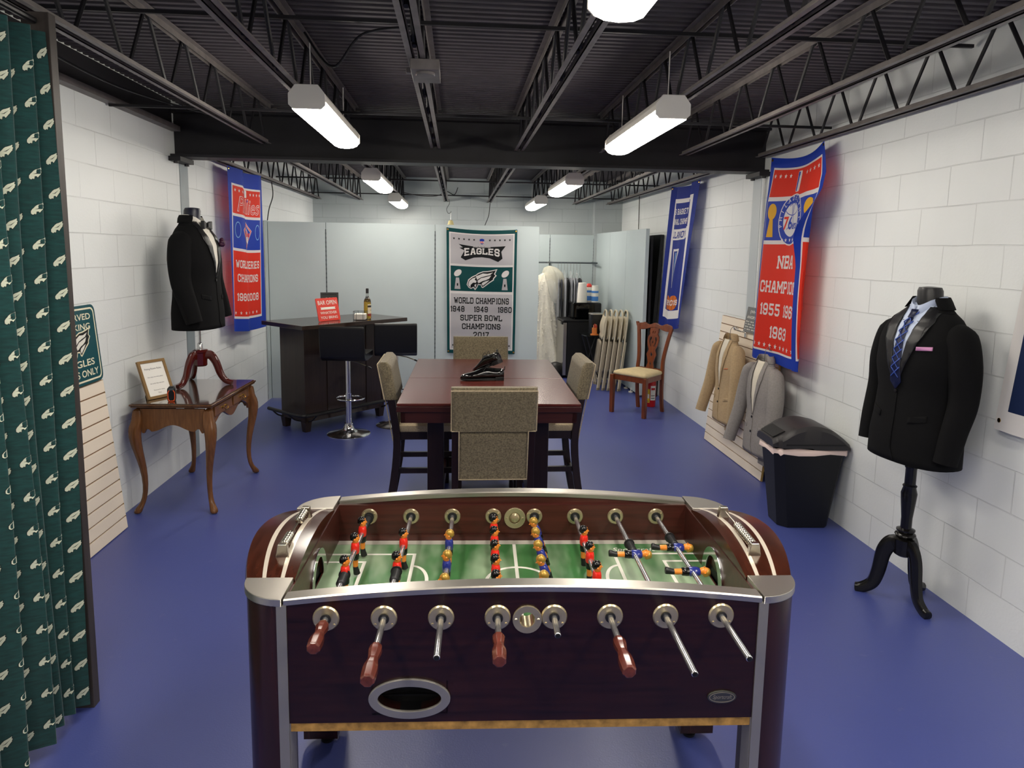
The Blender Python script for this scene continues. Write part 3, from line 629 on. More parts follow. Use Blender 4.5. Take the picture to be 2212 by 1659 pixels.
# shoes
m_patent = mat('black_patent_leather', '#060607', .06, coat=.6); m_sole = mat('black_shoe_sole', '#141416', .45)
def shoe(label, M):
    t = thing('dress_shoe', label, 'shoe', (0, 0, 0), 0, 'patent dress shoes on the table'); t.matrix_world = M
    ol = [(.0, .0), (.004, .022), (.02, .031), (.06, .031), (.10, .030), (.15, .037), (.20, .046), (.235, .045), (.265, .034), (.284, .018), (.29, .0)]
    P = [(x, y) for x, y in ol] + [(x, -y * .92) for x, y in ol[-2:0:-1]]
    G().prism(P, .006, .016).prism([(x, y) for x, y in P if x < .075] , 0, .024).build('sole', m_sole, t, bevel=.002)
    tab = [(.001, .020, .066, .012), (.004, .024, .074, .012), (.02, .031, .080, .03), (.05, .032, .078, .05), (.085, .032, .083, .045), (.12, .035, .090, .02), (.15, .039, .082, .012), (.185, .045, .063, .01), (.22, .047, .052, .01), (.25, .041, .046, .01), (.278, .026, .038, .01), (.288, .010, .028, .01), (.290, .004, .022, .01)]
    rings = []
    for x, w_, hgt, op in tab:
        r = []
        for a in frange(0, 2 * PI, 18)[:-1]:
            c, s_ = cos(a), sin(a)
            y = w_ * (1 if c > 0 else -1) * abs(c) ** .75; z = .014 + (hgt - .014) * (.5 + .5 * (1 if s_ > 0 else -1) * abs(s_) ** .8)
            if z > .04: y *= 1 - .25 * (z - .04) / .05
            r.append((x, y, z))
        rings.append(r)
    up = G().loft(rings).build('upper', m_patent, t, subsurf=1, smooth=1.2)
    G().lathe([(.0001, .0), (.023, .0), (.026, .003), (.024, .006)], 20, c=(.047, 0, .068), sx=1.6, sy=.9).build('opening', mat('dark_lining', '#050505', .8), t)
    g = G()
    for i in range(4):
        x, z = .098 + i * .017, .083 - i * .0035 + (.001 if i == 1 else 0)
        g.tube(bez([(x - .003, -.018, z - .010), (x, 0, z + .003), (x - .003, .018, z - .010)], 4), .0018, 6)
    for s in (-1, 1):
        g.tube(bez([(.105, 0, .09), (.10, s * .02, .103), (.115, s * .034, .088), (.12, s * .012, .088)], 5), .0017, 6); g.tube(bez([(.105, 0, .09), (.125, s * .02, .083), (.142, s * .032, .062)], 4), .0017, 6)
    g.build('laces', mat('black_lace', '#101012', .8), t)
    G().tube(bez([(.0, -.006, .066), (-.004, -.003, .088), (-.004, .003, .088), (.0, .006, .066)], 4), .003, 6).build('pull_loop', m_patent, t)
    return t
shoe('black patent shoe lying flat on the cherry table, underneath the other shoe', Matrix.Translation((.312, 4.49, .9155)) @ Matrix.Rotation(rad(180 + 3), 4, 'Z'))
shoe('black patent shoe stacked heel-up on top of the other shoe', Matrix.Translation((.292, 4.47, 1.035)) @ Matrix.Rotation(rad(128), 4, 'Z') @ Matrix.Rotation(rad(23), 4, 'Y') @ Matrix.Rotation(rad(-10), 4, 'X'))
# ---------------------------------------------------------------- bar, stools and what stands on it
m_barw = wood('bar_espresso_veneer', '#2a1f1a', (16, 16, 1.2), .3, .35); m_bart = wood('bar_top_veneer', '#30241f', (1.2, 18, 18), .25, .18)
BT = thing('home_bar', 'dark espresso corner bar with overhanging top and black foot rail', 'bar', (-1.397, 6.335, 0), rad(46.2))
G().box(0, 1.27, 0, .675, 1.022, 1.06).build('bar_top', m_bart, BT, bevel=.003)
G().box(.16, 1.13, .225, .62, .10, 1.022).build('body', m_barw, BT, bevel=.002)
g = G()
for x in (.16, .42, .90, 1.106): g.box(x, x + .024, .217, .226, .10, 1.022)
g.box(.16, 1.13, .215, .226, .985, 1.022).box(.16, 1.13, .217, .226, .10, .14)
g.build('front_moulding', m_barw, BT, smooth=0)
for x in (.155, 1.06):
    for y in (.215, .555): G().box(x, x + .075, y, y + .075, 0, .10, taper=.72).build('foot', m_barw, BT, smooth=0)
g = G().tube(bez([(.03, .64, .2), (.03, .3, .2), (.045, .14, .2), (.08, .10, .2), (.2, .085, .2), (1.13, .085, .2)], 6), .017, 10)
fr = g.build('foot_rail', m_rubber, BT)
for p, q in (((.05, .62), (.16, .60)), ((.2, .085), (.2, .22)), ((1.10, .085), (1.10, .22)), ((.03, .3), (.16, .3))):
    G().tube(bez([(p[0], p[1], .19), ((p[0] + q[0]) / 2, (p[1] + q[1]) / 2, .13), (q[0], q[1], .105)], 5), .008, 8).build('bracket', m_rubber, fr)
M_bar = Matrix.Translation((-1.397, 6.335, 1.0605)) @ Matrix.Rotation(rad(46.2), 4, 'Z')
def on_bar(o, x, y, rz=0, tilt=0): o.matrix_world = M_bar @ Matrix.Translation((x, y, 0)) @ Matrix.Rotation(rad(rz), 4, 'Z') @ Matrix.Rotation(rad(tilt), 4, 'X')
# BAR OPEN sign: red plaque leaning back
m_sign = mat('coral_red_sign', '#d2392b', .45)
sg = thing('bar_sign', 'coral red BAR OPEN plaque propped up on the bar top', 'sign')
on_bar(sg, .33, .21, 8, -12)
G().prism(rrect(0, .285, 0, .225, .012), -.006, 0, T=frameT((0, 0, .002), (1, 0, 0), (0, 0, 1))).build('plaque', m_sign, sg, bevel=.001)
g = G(); T = frameT((0, -.0012, .002), (1, 0, 0), (0, 0, 1))
for s, y, sz, ft in (('BAR OPEN', .16, .058, .24), ('WHATEVER', .068, .036, .215), ('YOU BRING', .022, .036, .22)):
    vs, fs = text(s, sz, .006, fit=ft); g.add([(x + .1425, yy + y, 0) for x, yy, z in vs], fs, T)
g.add(*flat([[(.045, .112), (.24, .112), (.232, .1235), (.24, .135), (.045, .135), (.053, .1235)]]), T)
g.build('lettering', m_white, sg, smooth=0)
G().box(.10, .18, .0, .004, -.15, 0, T=Matrix.Translation((0, .008, .152)) @ Matrix.Rotation(rad(24), 4, 'X')).build('easel_back', m_black, sg, smooth=0)
pf = thing('picture_frame', 'small black frame standing behind the red bar plaque', 'frame'); on_bar(pf, .50, .42, -34, -10)
G().add(*flat([rect(0, .175, 0, .268), rect(.016, .159, .016, .252)], depth=.014), frameT((0, 0, 0), (1, 0, 0), (0, 0, 1))).build('frame', m_black, pf, smooth=0)
G().box(.012, .163, -.001, .004, .012, .256).build('picture', mat('charcoal_board', '#2b2d2c', .5), pf, smooth=0)
G().add(*text('* & *', .04, .004), frameT((.09, -.0015, .19), (1, 0, 0), (0, 0, 1))).build('lettering', m_white, pf, smooth=0)
# whisky bottle
m_glass = mat('clear_bottle_glass', '#f2f2ee', .03, trans=1., ior=1.45); m_whisky = mat('amber_whisky', '#f2c24a', .03, trans=.95, ior=1.33)
bt = thing('whisky_bottle', 'clear bottle of amber whisky with black cap on the bar', 'bottle'); on_bar(bt, .875, .16, 30)
G().lathe([(.0001, .004), (.034, .004), (.0345, .16), (.030, .19), (.017, .205), (.0001, .206)], 28).build('whisky', m_whisky, bt)
G().lathe([(.033, 0), (.0365, .006), (.0365, .168), (.033, .192), (.019, .217), (.0135, .235), (.0125, .272), (.0001, .272)], 28).build('glass', m_glass, bt)
G().lathe([(.0145, .258), (.0148, .30), (.012, .308), (.0001, .308)], 20).build('cap', m_rubber, bt)
g = G(); a0, a1 = rad(-155), rad(-25)
for z0, z1, k in ((.03, .055, 1), (.055, .118, 0), (.118, .138, 2), (.138, .15, 0)):
    g.grid(lambda u, v: (.0372 * cos(u), .0372 * sin(u), v), frange(a0, a1, 16), [z0, z1], k=k)
S = lambda u, v, o: ((.0372 + o) * cos(u / .0372 - PI / 2), (.0372 + o) * sin(u / .0372 - PI / 2), v)
drape(g, text('WHISKY', .016, .001, .7), S, .0006, 3, dx=.006, at=(0, .122)); drape(g, text('Blended', .014, .0, .8), S, .0006, 3, dx=.006, at=(0, .085))
g.build('label', [mat('cream_label', '#e2d3b4', .6), mat('rust_label', '#8e3424', .6), mat('dark_label', '#2a2220', .6), m_black], bt, smooth=1)
# napkin caddy
nc = thing('napkin_caddy', 'wire napkin caddy with white napkins beside the whisky bottle', 'napkin holder'); on_bar(nc, .755, .12, -46)
G().box(-.055, .055, -.055, .055, .006, .062).build('napkins', mat('white_paper', '#e6e0d8', .8, bump=(60, .4, .003), stretch=(1, 1, 8)), nc, bevel=.004)
g = G()
for z in (.004, .085): g.tube([(x * .066, y * .066, z) for x, y in rrect(-1, 1, -1, 1, .25)], .002, 6, closed=True)
for a in range(4):
    for k in (-.5, .5):
        p = [(k, -1), (1, k), (k, 1), (-1, k)][a]; g.cyl((p[0] * .066, p[1] * .066, .004), (p[0] * .066, p[1] * .066, .085), .0018, n=6)
g.build('wire_rack', m_rubber, nc)
# bar stools
m_leather = mat('black_faux_leather', '#0e0e11', .42, bump=(120, .25, .002))
ST = thing('bar_stool', 'black bar stool with chrome pedestal standing left, in front of the bar', 'bar stool', (-1.03, 6.56, 0), rad(-4), 'chrome pedestal bar stools')
G().lathe([(.205, 0), (.205, .006), (.19, .014), (.11, .028), (.055, .05), (.042, .085), (.040, .11), (.0001, .11)], 40).build('base', m_chrome, ST, smooth=.9)
G().tube([(0, 0, .1), (0, 0, .40), (0, 0, .401), (0, 0, .72)], [.029, .029, .0235, .0235], 24).build('column', m_chrome, ST)
g = G().tube([(.135 * cos(a), .02 + .115 * sin(a) + .05, .335) for a in frange(0, 2 * PI, 28)[:-1]], .009, 8, closed=True).cyl((0, 0, .318), (0, 0, .352), .034, n=20)
g.box(-.012, .012, -.05, .0, .33, .34); g.build('footrest', m_chrome, ST)
prof = [(.19, .785), (.185, .80), (.0, .80), (-.12, .802), (-.17, .82), (-.192, .87), (-.21, 1.045), (-.225, 1.062), (-.245, 1.05), (-.235, .86), (-.215, .77), (-.17, .735), (-.05, .725), (.17, .73), (.195, .755)]
g = G().prism(prof, -.205, .205, T=frameT((0, 0, 0), (0, 1, 0), (0, 0, 1)))
g.build('seat', m_leather, ST, bevel=.018, seg=3, smooth=.8)
g = G().tube([(.0, 0, .715), (.1, -.02, .70), (.21, -.04, .66)], .005, 8); lv = g.build('height_lever', m_nickel, ST)
G().tube([(.18, -.034, .672), (.235, -.045, .648)], .008, 8).build('grip', m_rubber, lv)
dup(ST, 'black bar stool with chrome pedestal standing right, at the end of the bar', (-.605, 6.90, 0), rad(4))
# ---------------------------------------------------------------- writing table on the left and what stands on it
m_oak = wood('medium_brown_wood', '#6b4526', (22, 3, 3), .25, .25); m_oakt = wood('brown_table_top', '#573a24', (20, 2, 20), .25, .12); m_brass = mat('brass', '#b8924a', .25, 1.)
WT = thing('writing_table', 'brown wooden writing table with curved cabriole legs by the left wall', 'table', (-1.835, 4.985, 0), rad(-2.0))
WX, WY, ZT = .265, .445, .737
g = G()
for z0, z1, e in ((ZT - .022, ZT - .012, -.006), (ZT - .012, ZT, 0)): g.prism(rrect(-WX - e, WX + e, -WY - e, WY + e, .006, 2), z0, z1)
g.build('table_top', m_oakt, WT, bevel=.004)
m_gl = mat('glass_sheet', '#f0f5f2', .02, trans=.9, ior=1.5)
G().prism(rrect(-WX + .012, WX - .012, -WY + .012, WY - .012, .006, 2), ZT + .0002, ZT + .006).build('glass_sheet', mat('glass_over_wood', '#3f2c20', .03, coat=1., spec=.8), WT, bevel=.001)
def cab_leg(sx, sy):
    tab = [(ZT - .023, .0, .030), (.62, .0, .031), (.60, .012, .036), (.53, .022, .038), (.43, .010, .030), (.30, -.012, .021), (.18, -.018, .0165), (.09, -.010, .015), (.05, .006, .019), (.022, .022, .027), (.0, .024, .024)]
    rings = []
    for z, o, r in tab:
        cx, cy = sx * (.225 + o), sy * (.405 + o); k = .35 if z > .59 else .9
        rings.append([(cx + x, cy + y, z) for x, y in rrect(-r, r, -r, r, r * k, 3)])
    return G().loft(rings)
for sx in (-1, 1):
    for sy in (-1, 1): cab_leg(sx, sy).build('leg', m_oak, WT, subsurf=1, smooth=1.)
def scallop(w, n=24): return [(x, .10 * 0 + .045 * (abs(x) / w) ** 4 * -1 + .035 - .018 * cos(2 * PI * x / w) * (1 if abs(x) < w * .6 else .4)) for x in frange(w, -w, n)]
for s in (-1, 1):
    prof = [(-.205, .705), (.205, .705)] + [(x, .575 + .022 * cos(3 * PI * x / .41) * (1 if abs(x) < .14 else .3) - (.03 if abs(x) > .17 else 0)) for x in frange(.2, -.2, 26)]
    G().add(*flat([prof], depth=.018), frameT((0, s * .41, 0), (1, 0, 0), (0, 0, 1))).build('side_apron', m_oak, WT, smooth=0)
prof = [(-.38, .705), (.38, .705)] + [(y, .60 - .03 * cos(2 * PI * y / .38) - (.035 if abs(y) > .34 else 0)) for y in frange(.375, -.375, 30)]
G().add(*flat([prof], depth=.016), frameT((.226, 0, 0), (0, 1, 0), (0, 0, 1))).build('front_apron', m_oak, WT, smooth=0)
G().box(-.235, -.22, -.38, .38, .58, .705).build('back_apron', m_oak, WT, smooth=0)
for s in (-1, 1):
    d = G().box(.234, .243, s * .175 - .16, s * .175 + .16, .635, .70).build('drawer', m_oak, WT, bevel=.003)
    g = G(); y0 = s * .175
    for k in (-1, 1): g.lathe([(.011, 0), (.011, .003), (.004, .006), (.004, .013), (.0001, .014)], 10, T=frameT((.243, y0 + k * .03, .672), (0, 1, 0), (0, 0, 1)))
    g.tube(bez([(.255, y0 - .03, .672), (.262, y0 - .024, .656), (.262, y0, .65), (.262, y0 + .024, .656), (.255, y0 + .03, .672)], 5), .003, 6)
    g.build('drawer_pull', m_brass, d)
# framed notice
nf = thing('picture_frame', 'gold-brown framed notice with printed page standing on the writing table', 'frame')
nf.matrix_world = Matrix.Translation((-1.985, 4.745, ZT + .0068)) @ Matrix.Rotation(rad(62), 4, 'Z') @ Matrix.Rotation(rad(-21), 4, 'X')
T = frameT((0, 0, 0), (1, 0, 0), (0, 0, 1))
G().add(*flat([rect(-.105, .105, 0, .265), rect(-.087, .087, .018, .247)], depth=.016), T).build('frame', mat('bronze_frame', '#84673f', .4, .3), nf, bevel=.002)
G().box(-.088, .088, -.001, .006, .016, .249).build('page', mat('white_page', '#e9e7e2', .6), nf, smooth=0)
g = G()
for s, z, sz in (('Fitting Room Rules', .20, .017), ('One visitor at a time, please', .145, .0105), ('Ask us for help with sizes', .10, .0105), ('Thank you for visiting', .055, .0095), ('Enjoy', .035, .011)): g.add(*text(s, sz, 0), frameT((0, -.0018, z), (1, 0, 0), (0, 0, 1)))
g.build('printed_lines', mat('grey_print', '#50505a', .6), nf, smooth=0)
G().box(-.03, .03, .0, .004, -.19, 0, T=Matrix.Translation((0, .009, .19)) @ Matrix.Rotation(rad(34), 4, 'X')).build('easel_back', m_black, nf, smooth=0)
# small orange and black gadget
tm = thing('tape_measure', 'small black and orange tape measure in front of the framed notice', 'tape measure', (-1.875, 4.635, ZT + .0065), rad(15))
G().prism([(-.022, 0), (.022, 0), (.026, .02), (.024, .085), (.014, .098), (-.014, .098), (-.024, .085), (-.026, .02)], -.02, .02, T=T).build('case', m_black, tm, bevel=.004)
g = G()
for s in (-1, 1): g.tube([(s * .013, -.021, .006), (s * .02, -.021, .02), (s * .02, -.021, .06), (s * .012, -.021, .075)], .003, 6)
g.tube([(-.018, -.021, .004), (.018, -.021, .004)], .003, 6)
g.build('orange_grip', mat('orange_plastic', '#d9541e', .4), tm)
G().box(-.016, .016, -.022, -.0205, .076, .09).build('display', mat('grey_screen', '#4c5255', .2), tm, smooth=0)
# ---------------------------------------------------------------- dress forms, jackets
m_suit = mat('black_wool', '#08080a', .9, noise=(60, .2), spec=.25); m_satin = mat('black_satin', '#1a1a1d', .38); m_shirt = mat('pale_blue_shirt', '#c3cfe8', .8)
m_wshirt = mat('white_shirt', '#e8e4da', .8); m_tie = mat('navy_patterned_silk', '#10183a', .4); m_tie2 = mat('blue_tie_stripe', '#3d56a8', .4); m_pink = mat('pink_satin', '#c98bb8', .5); m_plum = mat('plum_silk', '#3a1230', .5)
TORSO = [(.0, .238, .150, .0), (.10, .236, .150, .0), (.24, .214, .138, .0), (.32, .206, .134, .0), (.44, .226, .142, -.004), (.54, .226, .135, .0), (.60, .212, .118, .006), (.645, .178, .092, .012), (.675, .132, .075, .018), (.70, .095, .066, .022), (.725, .072, .066, .024), (.735, .070, .066, .024)]
class Torso:
    """body of a jacket: z 0 at the hem, front towards -y"""
    def __init__(s, sx=1., sy=1., sz=1., n=2.4): s.k = (sx, sy, sz, n)
    def at(s, z):
        a, b, y = interp(TORSO, z / s.k[2]); return a * s.k[0], b * s.k[1], y * s.k[1]
    def front(s, x, z, off=0.):
        a, b, y = s.at(z); t = min(abs(x) / a, .999); n = s.k[3]
        return (x, y - (b + off) * (1 - t ** n) ** (1 / n), z)
    def shell(s, zs, off=0., n=36, cut=0., notch=0.):
        rings = []
        for z in zs:
            a, b, y = s.at(z); p = 2 / s.k[3]; a += off; b += off
            rings.append([(a * math.copysign(abs(cos(q)) ** p, cos(q)), y + b * math.copysign(abs(sin(q)) ** p, sin(q)), z) for q in [2 * PI * j / n for j in range(n)]])
        return rings
def lay(g, to, poly, off, k=0, d=.02):
    drape(g, flat([poly]), lambda u, v, o: to.front(u, v, o), off, k, dx=d, dy=d)
def sleeve(g, pts, rs, k=0, sq=.82):
    P = bez(pts, 6); n = len(P); R = [interp([(i / (len(rs) - 1), r) for i, r in enumerate(rs)], j / (n - 1))[0] for j in range(n)]
    g.tube(P, R, 16, k=k, flat=sq)
def jacket(name, label, cat, loc, rz, m_c, m_l, to, vz=.30, sl=None, group=None, form=False, openw=.0, lining=None, peak=True, lapw=.085):
    t = thing(name, label, cat, loc, rz, group); H = to.k[2]
    zs = [z * H for z in frange(0, .70, 26)]
    G().loft(to.shell(zs), caps=False).build('body', m_c, t, thick=.004, smooth=1.2)
    # collar behind the neck
    g = G(); rings = []
    for z, o in ((.675 * H, .006), (.70 * H, .006), (.728 * H, .008), (.74 * H, .014), (.72 * H, .022), (.69 * H, .018)):
        a, b, y = to.at(z); rings.append([((a + o) * cos(q), y + (b + o) * sin(q), z) for q in frange(rad(-35), rad(215), 22)])
    g.loft(rings, caps=False, closed=False); g.build('collar', m_c, t, thick=.003, smooth=1.2)
    # lapels
    for s in (-1, 1):
        g = G(); e = .05 * s
        top, bot = .70 * H, vz * H
        inner = lambda z: s * (.006 + (.062 - .006) * ((z - bot) / (top - bot)) ** .85)
        zz = frange(bot, top, 10); wd = lambda f: lapw * (f * 1.15 if f < .78 else (1.0 if peak else .8) * .9 - (f - .78) * 1.6)
        pin = [(inner(z), z) for z in zz]; pout = [(inner(z) + s * max(.004, wd((z - bot) / (top - bot))), z + (.014 if .7 < (z - bot) / (top - bot) < .82 and peak else 0)) for z in zz]
        lay(g, to, pin + pout[::-1], .009); g.build('lapel', m_l, t, thick=.003, smooth=1.2)
    # front edge, pockets, buttons
    g = G(); lay(g, to, [(.004, vz * H), (.008, vz * H), (.010, .06 * H), (.035, .006), (.03, .004), (.004, .05 * H)], .004); g.build('front_edge', m_c, t, thick=.003)
    for s in (-1, 1):
        g = G(); lay(g, to, [(s * .085, .215 * H), (s * .165, .235 * H), (s * .165, .205 * H), (s * .085, .187 * H)], .005); g.build('pocket_flap', m_c, t, thick=.003)
    for z in (vz - .02, vz - .13)[:2 if not form else 1]:
        T = Matrix.Translation(to.front(.0, z * H, .006)) @ Matrix.Rotation(rad(90), 4, 'X'); G().lathe([(.0001, 0), (.009, 0), (.009, .004), (.0001, .005)], 14, T=T).build('button', m_black, t)
    for s, (P, R) in zip((-1, 1), sl):
        g = G(); sleeve(g, P, R); g.build('sleeve', m_c, t, smooth=1.2)
    return t
SLV = lambda s, sx=1., fwd=0.: ([(s * .165 * sx, .012, .615), (s * .225 * sx, .008, .575), (s * .262 * sx, .006, .46), (s * .268 * sx, .004, .32), (s * (.258 * sx), -.03 - fwd * .5, .18), (s * (.25 * sx), -.06 - fwd, .03)], [.062, .088, .080, .068, .060, .054])
def form(label, x, y, z0, rz, hem, m_base, black=True):
    """stand of a dress form: tripod foot, post, neck block (jacket hem at height hem)"""
    t = thing('dress_form', label, 'dress form', (x, y, z0), rz)
    return t
# --- right: black suit on black tripod stand
RX, RY, RH = 2.305, 3.225, .755
RZ = rad(-80)
DF = thing('dress_form', 'black dress form on a turned tripod stand by the right wall', 'dress form', (RX, RY, 0), RZ)
m_bl = mat('black_lacquer', '#0e0d0d', .22)
G().lathe([(.0001, .235), (.03, .235), (.046, .245), (.05, .30), (.05, .325), (.034, .335), (.046, .343), (.05, .35), (.046, .357), (.035, .362), (.044, .372), (.044, .378), (.026, .385), (.026, .44), (.034, .52), (.038, .57), (.03, .60), (.034, .61), (.026, .618), (.026, .70), (.030, .705), (.03, .712), (.026, .718), (.024, .755), (.0001, .755)], 26).build('turned_post', m_bl, DF, smooth=.7)
G().cyl((0, 0, .75), (0, 0, RH + .05), .011, n=14).cyl((0, 0, RH + .03), (0, 0, RH + .4), .03).build('pole', m_chrome, DF)
for a in (rad(150), rad(272), rad(26)):
    P = bez([(.015, 0, .285), (.055, 0, .295), (.09, 0, .24), (.108, 0, .13), (.13, 0, .06), (.175, 0, .024), (.212, 0, .016)], 6)
    g = G(); rings = []
    for i, p in enumerate(P):
        q = P[min(i + 1, len(P) - 1)] - P[max(i - 1, 0)]; nn = Vector((-q.z, 0, q.x)).normalized(); f = i / (len(P) - 1); hh = .042 - .020 * f; ww = .019
        if i == len(P) - 1: hh = .010
        rings.append([tuple(p + nn * hh * c + Vector((0, ww * d, 0))) for c, d in ((1, .6), (.6, 1), (-.6, 1), (-1, .6), (-1, -.6), (-.6, -1), (.6, -1), (1, -.6))])
    o = G().loft(rings).build('leg', m_bl, DF, smooth=.9); o.rotation_euler = (0, 0, a - RZ)
g = G(); g.loft([[(x * .058 * k, .024 + y * .058 * k - .01 * (z - .72) * 8, RH + z) for x, y in ell(0, 0, 1, n=20)] for z, k in ((.66, 1.05), (.76, 1.0), (.845, .98), (.862, .86), (.866, .3))])
g.build('neck_block', m_satin, DF, smooth=1.)
def shirt_and_tie(loc, rz, H, m_s, label, tie=True, vz=.38):
    to = Torso(1, 1, H); t = thing('dress_shirt', label, 'shirt', loc, rz)
    G().loft(to.shell([z * H for z in frange(.02, .715, 24)], -.012), caps=False).build('shirt_front', m_s, t, thick=.002, smooth=1.2)
    g = G(); lay(g, to, [(-.072, .705 * H), (.072, .705 * H), (.03, vz * H + .10), (.006, vz * H - .01), (-.006, vz * H - .01), (-.03, vz * H + .10)], .003); g.build('shirt_bib', m_s, t, thick=.002)
    g = G(); rings = []
    for z, o in ((.69 * H, -.004), (.738 * H, .0), (.744 * H, .003), (.70 * H, .012)):
        rings.append([((.068 + o) * cos(q), .022 + (.068 + o) * sin(q) - (.012 if sin(q) < -.5 else 0), z - .045 * max(0, -sin(q)) ** 2) for q in frange(rad(-86), rad(266), 30)])
    g.loft(rings, caps=False, closed=False).build('collar', m_s, t, thick=.002, smooth=1.2)
    return t, to
J = (RX, RY, RH); HS = 1.10
shirt_and_tie(J, RZ, HS, m_shirt, 'pale blue dress shirt under the black suit jacket on the right')
to = Torso(1, 1, HS)
jacket('suit_jacket', 'black suit jacket with pink pocket square on the tripod dress form at right', 'jacket', J, RZ, m_suit, m_satin, Torso(.99, 1, HS), .34, [([(s * .135, .014, .665), (s * .20, .010, .625), (s * .240, .006, .50), (s * .252, .004, .34), (s * .248, -.03, .19), (s * .24, -.055, .045)], [.045, .080, .078, .068, .061, .056]) for s in (-1, 1)], form=True)
pj = bpy.data.objects['suit_jacket']
g = G(); lay(g, to, [(.095, .565), (.165, .572), (.165, .59), (.095, .583)], .008); g.build('pocket_square', m_pink, pj, thick=.003)
tt = thing('necktie', 'navy necktie with blue lines on the pale blue shirt', 'tie', J, RZ)
g = G(); lay(g, to, [(-.02, .755), (.02, .755), (.014, .715), (-.014, .715)], .016); lay(g, to, [(-.013, .715), (.013, .715), (.033, .40), (0, .36), (-.033, .40)], .009)
for i in range(7):
    z = .42 + i * .045; lay(g, to, [(-.026, z), (.026, z + .05), (.026, z + .056), (-.026, z + .006)], .0125, 1); lay(g, to, [(.018, z), (-.022, z + .045), (-.022, z + .049), (.018, z + .004)], .0125, 1)
g.build('tie_blade', [m_tie, m_tie2], tt, thick=.004, smooth=1.)
# --- left: tuxedo on red-brown tripod on the writing table
LX, LY, LZ, LHEM = -1.90, 5.24, ZT + .0062, 1.165
LR = rad(84)
DL = thing('dress_form', 'dress form with red-brown tripod foot standing on the writing table', 'dress form', (LX, LY, LZ), LR)
m_rb = mat('red_brown_lacquer', '#4a120c', .12, coat=.5)
G().lathe([(.0001, .135), (.04, .135), (.05, .145), (.052, .235), (.058, .24), (.058, .252), (.045, .26), (.0001, .26)], 8).build('hub', m_rb, DL, smooth=.4)
for a in (rad(-8), rad(128), rad(248)):
    P = bez([(.03, 0, .215), (.075, 0, .22), (.115, 0, .17), (.15, 0, .08), (.19, 0, .03), (.235, 0, .016)], 6); rings = []
    for i, p in enumerate(P):
        q = P[min(i + 1, len(P) - 1)] - P[max(i - 1, 0)]; nn = Vector((-q.z, 0, q.x)).normalized(); f = i / (len(P) - 1); hh = .034 - .018 * f; ww = .016
        rings.append([tuple(p + nn * hh * c + Vector((0, ww * d, 0))) for c, d in ((1, .6), (.6, 1), (-.6, 1), (-1, .6), (-1, -.6), (-.6, -1), (.6, -1), (1, -.6))])
    o = G().loft(rings).build('leg', m_rb, DL, smooth=.9); o.rotation_euler = (0, 0, a - LR)
g = G().cyl((0, 0, .25), (0, 0, LHEM - LZ + .3), .0095, n=14).lathe([(.018, .255), (.018, .30), (.012, .31)], 14).tube([(.0, 0, .29), (.035, .01, .29)], .006, 8); g.build('pole', m_chrome, DL)
g = G(); g.loft([[(x * .058 * k, .026 + y * .058 * k - .01 * (z - .72) * 8, LHEM - LZ + z) for x, y in ell(0, 0, 1, n=20)] for z, k in ((.66, 1.05), (.755, 1.0), (.85, .98), (.868, .85), (.872, .3))])
g.build('neck_block', mat('dark_navy_satin', '#14162a', .4), DL, smooth=1.)
JL = (LX, LY, LHEM); HL = 1.10
shirt_and_tie(JL, LR, HL, m_wshirt, 'white dress shirt under the tuxedo jacket on the left')
jl = jacket('tuxedo_jacket', 'black tuxedo jacket on the dress form above the writing table', 'jacket', JL, LR, m_suit, m_satin, Torso(1, 1, HL), .34, [([(s * .135, .014, .665), (s * .20, .010, .625), (s * .240, .004, .50), (s * .252, -.008, .34), (s * .25, -.05, .19), (s * .242, -.085, .06)], [.045, .080, .080, .070, .063, .057]) for s in (-1, 1)], form=True, peak=False)
toL = Torso(1, 1, HL)
bw = thing('bow_tie', 'black bow tie on the white shirt of the tuxedo', 'bow tie', JL, LR)
g = G(); y0 = toL.front(0, .745)[1] - .03
for s in (-1, 1): g.loft([[(s * x, y0 + yy, .748 + zz) for yy, zz in ((-.014 * k, -.03 * k), (.014 * k, -.03 * k), (.014 * k, .03 * k), (-.014 * k, .03 * k))] for x, k in ((.004, .45), (.03, .75), (.06, 1), (.064, .9))])
g.cbox((0, y0 - .002, .748), (.018, .034, .03)); g.build('bow', m_satin, bw, bevel=.004)
g = G()
for i in range(5): g.lathe([(.0001, -.02), (.016, -.008), (.02, .008), (.008, .02), (.0001, .022)], 8, c=(.105 + .013 * (i % 3 - 1), toL.front(.105, .60)[1] - .022 - .006 * (i % 2), .612 + .014 * (i // 2)))
g.build('pocket_square', m_plum, jl, smooth=1.)
# ---------------------------------------------------------------- banners (thin cloth, light comes through)
def cloth(name, col): return mat(name, col, .6, translucent=.35, bump=(35, .15, .004), spec=.3)
c_blue = cloth('royal_blue_cloth', '#1f3fae'); c_red = cloth('red_cloth', '#e23420'); c_wht = cloth('white_cloth', '#e6e3e2'); c_navy = cloth('navy_cloth', '#1d3088'); c_green = cloth('midnight_green_cloth', '#0c4a4c')
c_silver = cloth('silver_grey_cloth', '#c3c0c4'); c_blk = cloth('black_print', '#15171a'); c_yel = cloth('gold_print', '#f0b52a'); c_org = cloth('orange_print', '#d9722c'); c_lb = cloth('pale_blue_print', '#86b6e0'); c_dn = cloth('dark_navy_cloth', '#1b2b52')
PAL = [c_blue, c_red, c_wht, c_navy, c_green, c_silver, c_blk, c_yel, c_org, c_lb, c_dn]
BLUE, RED, WHT, NAVY, GREEN, SILV, BLK, YEL, ORG, LB, DN = range(11)
